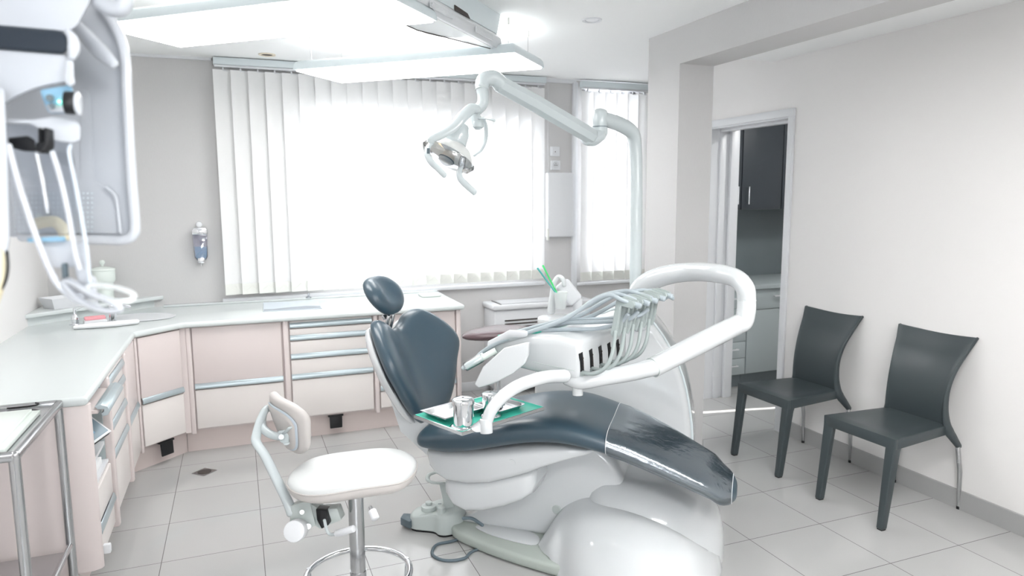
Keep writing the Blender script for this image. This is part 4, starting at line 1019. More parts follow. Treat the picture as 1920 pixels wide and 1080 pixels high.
# tray arm and tray
obj('tray_arm', tube([(1.15,2.377,0.911), (1.041,2.335,0.926), (0.934,2.31,0.914), (0.859,2.292,0.884), (0.814,2.283,0.844), (0.794,2.284,0.799)], [.026, .025, .024, .023, .022, .021], seg=20, n=8), M_shell, dl_, 'slim curved white arm carrying the tray')
obj('tray_mount', join(cyl((0.792,2.279,0.761), (0.793,2.286,0.812), .023, bevel=.003), prism([(0.755,2.287,0.787), (0.788,2.278,0.813), (0.789,2.271,0.766), (0.752,2.275,0.77), (0.737,2.282,0.779)], (.01, .04, .0), .004)), M_shell, dl_)
ZY = .765
T0 = V((0.573,2.561,0.765)); T1 = V((0.709,2.308,0.765)); T2 = V((1.106,2.474,0.765)); T3 = T0+(T2-T1)
tu = (T2-T1).normalized(); tv = (T0-T1).normalized(); tv = (tv-tu*tv.dot(tu)).normalized(); TL = (T2-T1).length; TW_ = (T0-T1).length
def TT(a, b, z): return T1+tu*a+tv*b+V((0, 0, z))
tr = thing('instrument_tray', 'rectangular steel tray lined in teal, held beside the chair seat', 'tray', T1)
def trng(d, z): return [TT(a, b, z) for a, b in ((-d, -d), (TL+d, -d), (TL+d, TW_+d), (-d, TW_+d))]
obj('tray_plate', loft([trng(-.006, -.016), trng(0, -.012), trng(.0, .0), trng(-.002, .001), trng(-.004, 0), trng(-.014, -.009)]), M_steel, tr, 'steel rim and pan')
obj('teal_liner', loft([trng(-.014, -.0085), trng(-.003, .0008), trng(-.006, .0012), trng(-.017, -.0068)]), M_teal, tr, 'teal liner')
zt_ = -.006
# open steel tray box at the left
t = thing('sterile_tray', 'shallow white lipped tray on the left half of the teal lined tray', 'tray', TT(.2, .2, 0))
def frng(a0, a1, b0, b1, d, z): return [TT(a, b, z) for a, b in ((a0-d, b0-d), (a1+d, b0-d), (a1+d, b1+d), (a0-d, b1+d))]
fa = (.03, .235, TW_-.155, TW_-.02)
obj('tray_pan', loft([frng(*fa, -.012, zt_+.001), frng(*fa, 0, zt_+.018), frng(*fa, .008, zt_+.020), frng(*fa, .008, zt_+.022), frng(*fa, -.002, zt_+.020), frng(*fa, -.012, zt_+.004)]), M_steel, t)
obj('paper_liner', prism(frng(*fa, -.016, zt_+.0045), (0, 0, .001)), M_towel, t)
t = thing('instrument_dish', 'small white oblong dish of dental burs on the far corner of the teal lined tray', 'dish', TT(TL-.1, TW_/2, 0))
fb = (TL-.20, TL-.055, .06, TW_-.09)
ro = lambda d, z: [TT(a, b, z) for a, b in rrect(fb[1]-fb[0]+2*d, fb[3]-fb[2]+2*d, .02, 4, ((fb[0]+fb[1])/2, (fb[2]+fb[3])/2))]
obj('dish_pan', loft([ro(-.008, zt_+.001), ro(0, zt_+.014), ro(.007, zt_+.016), ro(.007, zt_+.018), ro(-.001, zt_+.016), ro(-.008, zt_+.005)]), M_steel, t)
fcx, fcy = (fb[0]+fb[1])/2, (fb[2]+fb[3])/2
nm = 0
for k in range(9):
    a = random.uniform(0, PI); dx, dy = math.cos(a)*.016, math.sin(a)*.016; ox, oy = random.uniform(-.045, .045), random.uniform(-.03, .03)
    o = obj('dental_bur', join(cyl(TT(fcx+ox-dx, fcy+oy-dy, zt_+.0075), TT(fcx+ox+dx, fcy+oy+dy, zt_+.0085), .0013, seg=8), cyl(TT(fcx+ox+dx*.7, fcy+oy+dy*.7, zt_+.008), TT(fcx+ox+dx*1.2, fcy+oy+dy*1.2, zt_+.0085), .0026, seg=8)), M_cable)
    tag(o, 'tiny dark metal bur, one of several strewn in the oblong dish', 'dental bur', 'burs in the oblong dish')
o = obj('bur_block', lathe([(.016, 0), (.016, .006), (.011, .010), (.001, .010)], TT(fcx-.01, fcy, zt_+.006), seg=20), M_gap); tag(o, 'dark round bur block in the middle of the oblong dish', 'bur holder')
def canister(c, r, h, label):
    t = thing('instrument_canister', label, 'canister', c, 'polished metal canisters on the tray')
    obj('foot', lathe([(r*1.25, 0), (r*1.28, .003), (r*1.15, .007), (r*1.0, .009)], c, seg=40), M_chrome, t)
    obj('body', lathe([(r*.94, .006), (r*.96, .01), (r*.96, h*.82), (r, h*.82), (r, h*.9)], c, seg=48), M_chrome, t)
    l = obj('lid', lathe([(r*1.03, h*.80), (r*1.04, h*.9), (r*1.0, h*.94), (r*.8, h*.98), (r*.4, h*1.0), (r*.05, h*1.0)], c, seg=48), M_chrome, t)
    obj('lid_hole', lathe([(r*.14, h*1.0), (r*.14, h*1.003), (r*.02, h*1.003)], c, seg=12), M_black, l)
canister(V((0.737,2.377,0.76)), .040, .112, 'larger polished chrome canister at the near corner of the teal lined tray')
canister(V((0.874,2.463,0.76)), .033, .095, 'smaller chrome canister behind the curved tray arm')

# ================================================================== OPERATING LIGHT
ol = thing('operating_light', 'white articulated dental operating lamp on a tall curved post above the chair', 'dental lamp', (1.904,3.12,1.207))
obj('post', tube([(1.902,3.101,1.07), (1.91,3.121,1.234), (1.925,3.147,1.453), (1.938,3.176,1.699), (1.942,3.194,1.835), (1.923,3.19,1.91), (1.861,3.176,1.947), (1.769,3.15,1.968), (1.707,3.132,1.975)], [.031, .031, .031, .031, .032, .035, .037, .036, .034], seg=24, n=8), M_lamp_w, ol, 'curved lamp post')
obj('post_rings', join(*[cyl(V(p), V(p)-V((0, 0, .0025)), .0318, seg=24) for p in ((1.935,3.17,1.644), (1.929,3.156,1.532), (1.923,3.143,1.42))]), M_grey, ol)
obj('post_joint', join(lathe([(.030, -.062), (.036, -.05), (.037, -.045), (.037, 0), (.037, .045), (.032, .062), (.018, .072), (.002, .075)], (1.699,3.132,1.951), seg=28)), M_lamp_w, ol)
obj('joint_seam', cyl(V((1.698,3.13,1.938)), V((1.698,3.13,1.938))-V((0, 0, .003)), .0376, seg=28), M_cable, ol)
obj('arm_socket', tube([(1.699,3.125,1.899), (1.649,3.109,1.876), (1.605,3.093,1.876)], [.032, .036, .034], seg=20), M_lamp_w, ol)
obj('spring_arm', polytube([(1.625,3.087,1.886), (1.469,3.048,1.948), (1.277,2.982,2.018), (1.091,2.911,2.078)], [.041, .042, .041, .038], seg=8, upv=(0, 0, 1)), M_lamp_w, ol, 'long sloping spring arm', ) 
obj('knuckle', tube([(1.096,2.91,2.078), (1.058,2.906,2.1), (1.014,2.899,2.088), (0.999,2.89,2.057)], [.034, .034, .033, .029], seg=20), M_lamp_w, ol)
obj('neck', tube([(0.999,2.891,2.059), (1.003,2.884,2.021), (0.997,2.881,1.985), (0.977,2.886,1.963)], [.027, .024, .024, .023], seg=20), M_lamp_w, ol)
obj('neck_seams', join(lathe([(.0285, -.001), (.0285, .001)], (0.999,2.89,2.052), V((1.003,2.884,2.021))-V((0.999,2.891,2.059)), 24), lathe([(.0245, -.001), (.0245, .001)], (0.977,2.886,1.963), V((0.977,2.886,1.963))-V((0.997,2.881,1.985)), 24)), M_grey, ol)
obj('neck_elbow', tube([(0.977,2.886,1.963), (0.964,2.888,1.945), (0.971,2.87,1.912), (0.976,2.865,1.892)], [.022, .022, .024, .022], seg=20), M_lamp_w, ol)
obj('brake_knob', join(lathe([(.021, -.01), (.024, 0), (.024, .012), (.019, .016), (.001, .017)], (0.968,2.848,1.901), (0, 0, -1), 24), polytube([(0.97,2.851,1.924), (0.987,2.8,1.919), (1.011,2.767,1.908)], [.005, .004, .005], seg=8)), M_lamp_w, ol)
obj('yoke_arm', tube([(0.975,2.865,1.963), (0.941,2.856,1.962), (0.897,2.836,1.928), (0.856,2.825,1.885), (0.808,2.817,1.855), (0.764,2.821,1.835), (0.755,2.823,1.822)], [.016, .024, .024, .022, .019, .018, .015], seg=16, flat=.6, upv=fwd), M_lamp_w, ol, 'near curved yoke arm')
obj('yoke_arm', tube([(1.005,2.892,1.929), (1.017,2.892,1.889), (1.019,2.906,1.841), (1.003,2.918,1.801), (0.974,2.926,1.776)], [.012, .013, .013, .012, .011], seg=14, flat=.6), M_lamp_w, ol, 'far curved yoke arm')
LH = V((0.847,2.877,1.773)); ln = (-up*.86-rt*.44-fwd*.22).normalized(); lx = (rt-ln*rt.dot(ln)).normalized(); ly = ln.cross(lx)
obj('lamp_housing', tube([(0.907,2.87,1.888), (0.893,2.872,1.866), (0.871,2.877,1.835), (0.861,2.877,1.813)], [.028, .045, .056, .05], seg=28), M_lamp_w, ol, 'pale rear housing')
def lrng(r, h, N=44): return [LH+lx*(r*1.0*math.cos(2*PI*k/N))+ly*(r*.78*math.sin(2*PI*k/N))+ln*h for k in range(N)]
obj('reflector', loft([lrng(.052, -.055), lrng(.075, -.045), lrng(.098, -.02), lrng(.108, 0), lrng(.105, 0), lrng(.095, -.018), lrng(.072, -.040), lrng(.05, -.05)], closed=True), M_reflect, ol, 'open dished reflector')
obj('front_shield', loft([lrng(.109, -.003), lrng(.121, .004), lrng(.122, .010), lrng(.110, .028), lrng(.06, .040), lrng(.01, .043)], caps=False), M_clear, ol, 'clear curved front shield')
obj('bulb_glow', lathe([(.034, 0), (.034, .01), (.001, .012)], LH-ln*.040-lx*.035, ln, 24), M_amber, ol, 'warm glowing spot on the reflector')
obj('bulb_stem', polytube([LH-ln*.045, LH-ln*.01], .009, seg=12), M_bulb, ol)
obj('bulb_shield', lathe([(.013, -.03), (.024, -.018), (.030, 0), (.035, .012)], LH+ln*.012, ln, 32), M_bulb, ol)
obj('bulb_lens', lathe([(.0345, .0122), (.031, .024), (.018, .032), (.002, .035)], LH+ln*.012, ln, 32), M_pane, ol)
obj('shield_ring', lathe([(.0352, .010), (.0362, .0125), (.0352, .015)], LH+ln*.012, ln, 32), M_cable, ol)
for pts, lb in (([(0.763,2.83,1.816), (0.744,2.824,1.799), (0.736,2.812,1.768), (0.745,2.793,1.739), (0.765,2.771,1.713), (0.786,2.737,1.683)], 'near grab handle with a small keyhole mark'), ([(0.882,2.813,1.722), (0.868,2.805,1.7), (0.867,2.79,1.674), (0.881,2.771,1.65), (0.91,2.733,1.615)], 'far grab handle')):
    obj('grab_handle', tube(pts, [.010, .013, .014, .014, .013, .012][:len(pts)], seg=16, flat=.75), M_lamp_w, ol, lb)
obj('handle_mark', join(obox((0.733,2.782,1.781), rt, up, fwd, .012, .022, .003, .001, 1)), M_cable, ol)
obj('handle_bracket', tube([(0.888,2.816,1.757), (0.883,2.815,1.736), (0.882,2.813,1.718)], .014, seg=12), M_clear, ol)
# ================================================================== WHITE OPERATOR STOOL
SC = V((.36, 2.53, 0))
sx_ = V((.89, -.46, 0)).normalized(); sy_ = V((.46, .89, 0)).normalized()
def SP(a, b, z): return SC+sx_*a+sy_*b+V((0, 0, z))
st = thing('operator_stool', 'white leather wheeled stool with a small backrest and chrome column in the foreground', 'stool', SC)
so = closed2([(.225, 0), (.215, .085), (.17, .155), (.09, .20), (-.02, .215), (-.13, .19), (-.21, .115), (-.235, 0), (-.21, -.115), (-.13, -.18), (-.03, -.185), (.06, -.16), (.14, -.13), (.205, -.085)], 4)
def sfn(a, b, h):
    z = .585+.006*(a/.2)+.006*math.sin(max(-1, min(1, a/.24))*PI)*abs(b)/.15
    dish = .012*max(0, 1-(a/.16)**2-(b/.15)**2)
    return SP(a, b, z+h-(dish if h > 0 else 0))
seat_ = obj('seat', pillow(so, sfn, .03, .05, p=3.4, n=8), M_leather_w, st, sharp=70)
obj('seat_underside', pillow([(a*1.004, b*1.004) for a, b in so], lambda a, b, h: sfn(a, b, min(h, -.002)-.002), .001, .055, p=3.2, n=8), M_leather_side, st, 'cream lower side of the seat', sharp=70)
obj('seat_piping', polytube([sfn(a*1.004, b*1.004, 0) for a, b in so], .0028, seg=6, closed=True), M_leather_side, seat_)
# column, ring, feet, castors
obj('gas_column', join(cyl(SP(0, 0, .20), SP(0, 0, .545), .0285), cyl(SP(0, 0, .08), SP(0, 0, .20), .031)), M_steel, st, 'brushed steel column')
obj('mounting_plate', box(SP(-.09, -.09, .53) if False else (SC.x-.08, SC.y-.08, .528), (SC.x+.08, SC.y+.08, .542), .003), M_black, st)
RZ = .185
obj('foot_ring', polytube([SP(.195*math.cos(2*PI*k/48), .195*math.sin(2*PI*k/48), RZ) for k in range(48)], .011, seg=12, closed=True), M_chrome, st)
obj('hub', lathe([(.04, .05), (.045, .06), (.04, .10), (.033, .12)], SP(0, 0, 0), seg=28), M_chrome, st)
for k in range(5):
    a = 2*PI*k/5+.62; c_, s_ = math.cos(a), math.sin(a)
    lg = obj('leg', polytube([SP(.03*c_, .03*s_, .085), SP(.15*c_, .15*s_, .105), SP(.27*c_, .27*s_, .075)], [.018, .016, .013], seg=10, flat=.8), M_chrome, st)
    obj('ring_bracket', cyl(SP(.19*c_, .19*s_, .10), SP(.195*c_, .195*s_, RZ+.012), .008, seg=12), M_chrome, lg)
    q = SP(.27*c_, .27*s_, 0)
    sd2 = V((-s_, c_, 0)); sd2 = sx_*sd2.x+sy_*sd2.y
    cs = obj('castor', join(cyl(q+V((0, 0, .025))-sd2*.022, q+V((0, 0, .025))-sd2*.006, .0245, bevel=.004), cyl(q+V((0, 0, .025))+sd2*.006, q+V((0, 0, .025))+sd2*.022, .0245, bevel=.004)), M_grey, st)
    obj('castor_stem', cyl(q+V((0, 0, .03)), q+V((0, 0, .075)), .008, seg=10), M_chrome, cs)
# backrest mechanism
obj('back_bracket', join(prism([(0.181,2.547,0.497), (0.228,2.503,0.477), (0.286,2.481,0.48), (0.298,2.471,0.438), (0.223,2.475,0.415), (0.176,2.529,0.434)], fwd*.06, .003), prism([(0.13,2.554,0.486), (0.195,2.531,0.505), (0.21,2.492,0.424), (0.15,2.502,0.4), (0.122,2.537,0.42)], fwd*.05, .004)), M_grey, st)
obj('bracket_bolt', join(cyl((0.166,2.516,0.472), (0.165,2.504,0.477), .008, seg=12), cyl((0.184,2.492,0.425), (0.183,2.477,0.432), .010, seg=12)), M_steel, st)
obj('tilt_knob', cyl((0.151,2.503,0.416), (0.131,2.449,0.435), .038, bevel=.006), M_white, st, 'large round white knob')
obj('black_clamp', prism([(0.212,2.489,0.486), (0.248,2.475,0.482), (0.25,2.446,0.438), (0.226,2.454,0.425), (0.214,2.483,0.448)], fwd*.05, .002), M_black, st)
lv = obj('lever', tube([(0.236,2.444,0.461), (0.24,2.407,0.438), (0.25,2.391,0.429), (0.269,2.363,0.441)], .0055, seg=10), M_lamp_w, st)
obj('lever_grip', cyl((0.265,2.365,0.441), (0.321,2.315,0.473), .012, bevel=.003), M_white, lv)
lv = obj('lever', cyl((0.376,2.304,0.547), (0.38,2.29,0.537), .006, seg=10), M_steel, st)
obj('lever_grip', cyl((0.379,2.291,0.54), (0.387,2.263,0.517), .014, bevel=.005), M_white, lv)
# back bar and curved yoke
obj('back_bar', tube([(0.135,2.559,0.455), (0.12,2.581,0.497), (0.085,2.638,0.573), (0.055,2.692,0.637), (0.028,2.74,0.676), (0.03,2.764,0.7), (0.046,2.796,0.741), (0.067,2.826,0.776)], [.022, .020, .019, .019, .019, .018, .017, .014], seg=16, flat=.7, n=6), M_lamp_w, st, 'pale grey bent back bar')
obj('back_yoke', tube([(0.101,2.864,0.761), (0.075,2.854,0.772), (0.056,2.827,0.752), (0.053,2.791,0.72), (0.072,2.759,0.702), (0.103,2.724,0.696), (0.122,2.707,0.7)], [.012, .014, .016, .016, .016, .015, .015], seg=14), M_lamp_w, st, 'curved yoke tube')
obj('yoke_plate', join(prism([(0.108,2.715,0.72), (0.144,2.701,0.724), (0.141,2.696,0.677), (0.116,2.705,0.674), (0.102,2.713,0.692)], fwd*.02, .002), cyl((0.115,2.699,0.701), (0.115,2.688,0.704), .010, seg=16)), M_lamp_w, st)
# backrest pad: centre, tilt
bc = V((0.142,2.767,0.72))
bn = V((.93, .30, 0)).normalized(); bx = V((-.30, .93, 0)).normalized()
bzv = (V((0, 0, 1))-bn*.30); bzv.normalize(); bnf = (bn+V((0, 0, .30))).normalized()
bout = closed2([(-.14, .01), (-.15, .06), (-.11, .105), (-.03, .125), (.06, .125), (.13, .10), (.155, .05), (.15, -.02), (.12, -.075), (.04, -.115), (-.04, -.115), (-.10, -.08)], 4)
def bk2(a, b, h): return bc+bx*a+bzv*b+bnf*(h-.0+1.6*a*a)
br_ = obj('backrest', pillow(bout, bk2, .032, .022, p=3.2, n=7), M_leather_side, st, 'small kidney shaped cream backrest', sharp=70)
obj('backrest_plate', pillow([(a*.80, b*.80) for a, b in bout], lambda a, b, h: bk2(a, b, h-.022), .004, .006, p=4, n=4), M_seam, br_, 'pale blue edged rear plate', sharp=70)
obj('backrest_fabric', pillow([(a*.74, b*.74) for a, b in bout], lambda a, b, h: bk2(a, b, h-.026), .004, .006, p=4, n=4), M_leather_side, br_, sharp=70)
obj('backrest_strap', tube([bk2(-.10, .03, -.034), bk2(-.05, .0, -.036), bk2(.0, -.01, -.038), bk2(-.06, -.04, -.045)], .012, seg=10, flat=.4), M_lamp_w, br_)

# ================================================================== BROWN STOOL BEHIND
q = V((1.439,3.925,0.783))
t = thing('saddle_stool', 'brown leather topped chrome stool between the cabinets and the convector', 'stool', (q.x, q.y, 0))
so2 = closed2([(-.215, 0), (-.17, .12), (-.05, .17), (.10, .17), (.21, .10), (.23, 0), (.20, -.10), (.08, -.15), (-.06, -.14), (-.17, -.08)], 4)
obj('seat', pillow(so2, lambda a, b, h: V((q.x+a*.93+b*.36, q.y-a*.36+b*.93, q.z-.005+h-.02*max(0, -a)/.2)), .03, .03, p=2.8, n=6), M_brown, t, sharp=70)
obj('gas_column', join(cyl((q.x, q.y, .30), (q.x, q.y, q.z-.03), .018), cyl((q.x, q.y, .07), (q.x, q.y, .42), .026)), M_chrome, t)
obj('seat_plate', box((q.x-.07, q.y-.05, q.z-.045), (q.x+.07, q.y+.05, q.z-.03), .003), M_black, t)
for k in range(5):
    a = 2*PI*k/5+.3; c_, s_ = math.cos(a), math.sin(a)
    obj('leg', polytube([(q.x+.02*c_, q.y+.02*s_, .09), (q.x+.25*c_, q.y+.25*s_, .06)], [.02, .012], seg=10), M_chrome, t)
    obj('castor', cyl((q.x+.25*c_-.012*s_, q.y+.25*s_+.012*c_, .025), (q.x+.25*c_+.012*s_, q.y+.25*s_-.012*c_, .025), .0245, bevel=.003), M_black, t)

# ================================================================== WAITING CHAIRS (local: +x front, y across)
def wchair():
    t = thing('waiting_chair', 'charcoal plastic chair with chrome rear legs, nearest the camera against the right wall', 'chair', (0, 0, 0), 'charcoal chairs against the right wall')
    H_, fr_, bk_ = .455, .215, -.195        # seat height, front x, back x
    wf, wb_ = .207, .172
    # seat: slightly dished panel
    nx, ny = 12, 12
    bm = bmesh.new(); top = []; bot = []
    for i in range(nx+1):
        u = i/nx; x = bk_+(fr_-bk_)*u; w = wb_+(wf-wb_)*u; rt_, rb_ = [], []
        for j in range(ny+1):
            v = j/ny*2-1; z = H_-.016*(1-v*v)**1.0*math.sin(PI*min(1, u*1.05))*.9
            edge = .004 if (j in (0, ny) or i == nx) else 0
            rt_.append(bm.verts.new((x, w*v, z-edge))); rb_.append(bm.verts.new((x, w*v, z-.022)))
        top.append(rt_); bot.append(rb_)
    for i in range(nx):
        for j in range(ny):
            bm.faces.new((top[i][j], top[i+1][j], top[i+1][j+1], top[i][j+1])); bm.faces.new((bot[i][j], bot[i][j+1], bot[i+1][j+1], bot[i+1][j]))
    for i in range(nx):
        bm.faces.new((top[i][0], bot[i][0], bot[i+1][0], top[i+1][0])); bm.faces.new((top[i][ny], top[i+1][ny], bot[i+1][ny], bot[i][ny]))
    for j in range(ny):
        bm.faces.new((top[0][j], top[0][j+1], bot[0][j+1], bot[0][j])); bm.faces.new((top[nx][j], bot[nx][j], bot[nx][j+1], top[nx][j+1]))
    obj('seat', bm, M_chair, t)
    # apron rails under the seat edge
    def rail_(p0, p1, h0, h1, th):
        p0, p1 = V(p0), V(p1); d = (p1-p0); s = V((-d.y, d.x, 0)).normalized()*th
        return loft([[p0, p0+s, p0+s-V((0, 0, h0)), p0-V((0, 0, h0))], [p1, p1+s, p1+s-V((0, 0, h1)), p1-V((0, 0, h1))]])
    obj('seat_frame', join(bev(rail_((fr_+.002, -wf-.002, H_-.005), (fr_+.002, wf+.002, H_-.005), .052, .052, .02), .002), bev(rail_((bk_, -wb_-.002, H_-.005), (fr_, -wf-.002, H_-.005), .045, .052, .02), .002), bev(rail_((fr_, wf+.002, H_-.005), (bk_, wb_+.002, H_-.005), .052, .045, .02), .002)), M_chair, t)
    for s in (-1, 1):
        top4 = [(fr_+.002, s*(wf+.001)), (fr_-.075, s*(wf-.004)), (fr_-.06, s*(wf-.045)), (fr_-.006, s*(wf-.052))]
        bot4 = [(fr_+.045, s*(wf-.004)), (fr_+.008, s*(wf-.004)), (fr_+.008, s*(wf-.036)), (fr_+.045, s*(wf-.036))]
        obj('front_leg', bev(loft([[V((a, b, H_-.006)) for a, b in top4], [V((top4[k][0]*.9+bot4[k][0]*.1 - (0 if k in (0, 3) else -.018), top4[k][1], H_-.075)) for k in range(4)], [V((a, b, .006)) for a, b in bot4]]), .005, 3, 50), M_chair, t)
        obj('foot_pad', box((fr_+.012, s*(wf-.02)-.013, 0), (fr_+.041, s*(wf-.02)+.013, .006)), M_black, t)
    # back: curved sheet rising from the seat and flaring towards wall and sides
    ns, nt_ = 22, 14
    def bp_(u, v):
        z = .43+.455*u
        x = bk_-.005+.028*math.sin(PI*min(1, u*1.15)*.9)-.115*u**2.3-.0
        w = wb_*(1-.10*math.sin(PI*u*.9))+.048*u**2.2
        x += -.022*(1-v*v)*(.4+.6*u)
        z += .012*(v*v)*u**3
        return V((x, w*v, z))
    bm = bmesh.new(); F_ = []; G_ = []
    for i in range(ns+1):
        F_.append([bm.verts.new(bp_(i/ns, j/nt_*2-1)+V((.006, 0, 0))) for j in range(nt_+1)]); G_.append([bm.verts.new(bp_(i/ns, j/nt_*2-1)-V((.008, 0, 0))) for j in range(nt_+1)])
    for i in range(ns):
        for j in range(nt_):
            bm.faces.new((F_[i][j], F_[i][j+1], F_[i+1][j+1], F_[i+1][j])); bm.faces.new((G_[i][j], G_[i+1][j], G_[i+1][j+1], G_[i][j+1]))
        bm.faces.new((F_[i][0], F_[i+1][0], G_[i+1][0], G_[i][0])); bm.faces.new((F_[i][nt_], G_[i][nt_], G_[i+1][nt_], F_[i+1][nt_]))
    for j in range(nt_):
        bm.faces.new((F_[0][j], G_[0][j], G_[0][j+1], F_[0][j+1])); bm.faces.new((F_[ns][j], F_[ns][j+1], G_[ns][j+1], G_[ns][j]))
    bk = obj('backrest', bev(bm, .003, 2, 60), M_chair, t)
    for s in (-1, 1):
        # edge rib running down the back side into the rear leg socket
        pts = [bp_(u, s)+V((-.008, -.004*s, -.004)) for u in (1, .85, .65, .45, .25, .1)]+[V((bk_-.014, s*(wb_+.001), .425)), V((bk_-.045, s*(wb_+.006), .385)), V((bk_-.088, s*(wb_+.010), .335))]
        obj('side_rib', tube(pts, [.008, .010, .012, .014, .017, .021, .026, .022, .016], seg=12, flat=.75, upv=(0, 1, 0), n=5), M_chair, t)
        obj('rear_leg', join(polytube([(bk_-.078, s*(wb_+.009), .35), (bk_-.108, s*(wb_+.012), .20), (bk_-.118, s*(wb_+.013), .012)], [.012, .0115, .009], seg=14)), M_steel, t, 'chrome tube rear leg')
        obj('foot_pad', cyl((bk_-.118, s*(wb_+.013), 0), (bk_-.118, s*(wb_+.013), .014), .0105, seg=14), M_black, t)
    return t
wc = wchair()
RZc = PI
wc.rotation_euler = (0, 0, PI+.03); wc.location = (3.045, 2.515, 0)
dup(wc, (3.045, 3.20, 0), PI+.02, 'charcoal plastic chair with chrome rear legs, the farther one beside the doorway')

# ================================================================== STEEL TROLLEY AT THE LEFT EDGE
tx0, tx1, ty0, ty1, tz = -1.12, -.645, 2.39, 2.955, .86
t = thing('trolley', 'chrome framed glass topped trolley at the left edge before the pink end panel', 'trolley', ((tx0+tx1)/2, (ty0+ty1)/2, 0))
obj('top_frame', join(box((tx0, ty0-.012, tz-.03), (tx1, ty0+.012, tz), .008, 3), box((tx0, ty1-.012, tz-.03), (tx1, ty1+.012, tz), .008, 3), box((tx0-.012, ty0, tz-.03), (tx0+.012, ty1, tz), .008, 3), box((tx1-.014, ty0-.010, tz-.03), (tx1+.012, ty1+.010, tz), .010, 3)), M_steel, t)
for x_ in (tx0+.02, tx1-.004):
    for y_ in (ty0+.005, ty1-.005):
        lg = obj('leg', cyl((x_, y_, .05), (x_, y_, tz-.01), .0155, seg=20), M_steel, t)
        obj('castor', cyl((x_-.01, y_, .028), (x_+.01, y_, .028), .027, bevel=.003), M_black, lg)
obj('top_pan', box((tx0, ty0, tz-.018), (tx1, ty1, tz-.012)), M_steel, t)
obj('lower_rail', cyl((tx1-.004, ty0, .30), (tx1-.004, ty1, .30), .010), M_steel, t)
obj('lower_rail', cyl((tx0+.02, ty0, .30), (tx0+.02, ty1, .30), .010), M_steel, t)
obj('lower_shelf', box((tx0+.01, ty0, .262), (tx1-.01, ty1, .270), .002), M_steel, t)
o = obj('glass_plate', box((tx0+.03, ty0+.02, tz-.010), (tx1-.03, ty1-.13, tz+.004), .002), M_mint); tag(o, 'pale glass plate lying on top of the chrome trolley', 'glass plate')
o = obj('glass_plate', box((tx0+.03, ty0+.04, tz+.0045), (tx1-.05, ty1-.15, tz+.016), .002), M_mint); tag(o, 'white tile lying on the glass plate of the chrome trolley', 'tile')
o = obj('dental_probe', tube([(-.80, 2.93, tz-.006), (-.72, 2.925, tz-.004), (-.70, 2.915, tz+.004), (-.705, 2.90, tz+.012)], .003, seg=8), M_black); tag(o, 'thin dark hooked instrument at the rear edge of the trolley', 'probe')

# ================================================================== PANORAMIC X-RAY UNIT IN THE FOREGROUND
xr = thing('xray_unit', 'large white panoramic x-ray head close to the camera at the upper left, out of focus', 'x-ray machine', (-0.28,1.255,1.657))
# local frame of the unit: u to its right, v up, w deeper
XO = V((-0.28,1.255,1.657)); XU, XV, XW = rt.copy(), up.copy(), fwd.copy()
def UF(u, v, w): return XO+XU*u+XV*v+XW*w
def rpoly(pts, r, n=5):
    """round the corners of a polygon"""
    out = []
    m = len(pts)
    for i in range(m):
        p0, p, p1 = [V((pts[(i+k) % m][0], pts[(i+k) % m][1], 0)) for k in (-1, 0, 1)]
        ra = min(r, (p0-p).length*.45, (p1-p).length*.45)
        a, b = p+(p0-p).normalized()*ra, p+(p1-p).normalized()*ra
        for k in range(n+1):
            t_ = k/n; q_ = a*(1-t_)**2+p*2*t_*(1-t_)+b*t_*t_; out.append((q_.x, q_.y))
    return out
def xplate(name, pts, w, th, m, label=None, b=.006, r=14):
    # sheets are swept slightly outwards so that they taper towards the wall side
    cu, cv = max(q[0] for q in pts)-.01, sum(q[1] for q in pts)/len(pts)
    dr = (XW+XU*(cu-.72)+XV*(cv+.19)).normalized()
    return obj(name, prism([UF(u, v, w) for u, v in rpoly(pts, r*.00076)], dr*th, b, 3), m, xr, label)
def xtube(name, pts, r, m, label=None, par=None, **k):
    return obj(name, tube([UF(*q) for q in pts], r, seg=14, **k), m, par or xr, label)
M_xr = mat('xray_white_enamel', srgb(198, 202, 208), 0.25, coat=0.3)
M_xrg = mat('xray_grey_panel', srgb(184, 188, 194), 0.35)
cp_ = xplate('back_panel', [(-0.1814, 0.2321), (-0.0401, 0.2321), (-0.0153, 0.2692), (0.0218, 0.3117), (0.0483, 0.2657), (0.0713, 0.2268), (0.081, 0.1835), (0.0845, 0.0908), (0.0907, -0.0152), (0.0978, -0.1053), (0.0527, -0.1142), (-0.0754, -0.1089), (-0.1814, -0.1036)], 0.11, .05, M_xrg, 'grey faced rear panel', .01, 18)
xtube('panel_rim', [(0.0453, 0.2723, 0.1), (0.0716, 0.2302, 0.1), (0.0839, 0.1891, 0.1), (0.0882, 0.1059, 0.1), (0.0944, -0.008, 0.1), (0.1005, -0.0824, 0.1), (0.0979, -0.1043, 0.1), (0.0821, -0.1131, 0.1), (0.0453, -0.1131, 0.1), (-0.016, -0.1113, 0.1), (-0.0861, -0.1078, 0.1)], .008, M_xr, 'rounded panel rim with its highlight put in as white enamel')  # rim highlight put into the colour as a paler tube
xtube('panel_ridge', [(0.0327, 0.2253, 0.05), (0.0495, 0.2052, 0.05), (0.073, 0.18, 0.05), (0.0947, 0.1599, 0.05)], [.008, .012, .013, .008], M_xr, 'raised white diagonal ridge')
xplate('inner_recess', [(0.006, 0.1385), (0.0218, 0.1324), (0.0306, -0.0157), (0.0544, -0.0263), (0.0694, -0.0439), (0.0729, -0.102), (-0.1174, -0.102), (-0.1174, -0.0263), (0.006, -0.0157)], 0.107, .004, M_xrg, None, .001, 12)
xtube('recess_highlight', [(0.0523, -0.0255, 0.1), (0.069, -0.0413, 0.1), (0.0733, -0.0693, 0.1), (0.0768, -0.1008, 0.1)], .0025, M_xr)  # pale tube stands in for a curved highlight on the panel
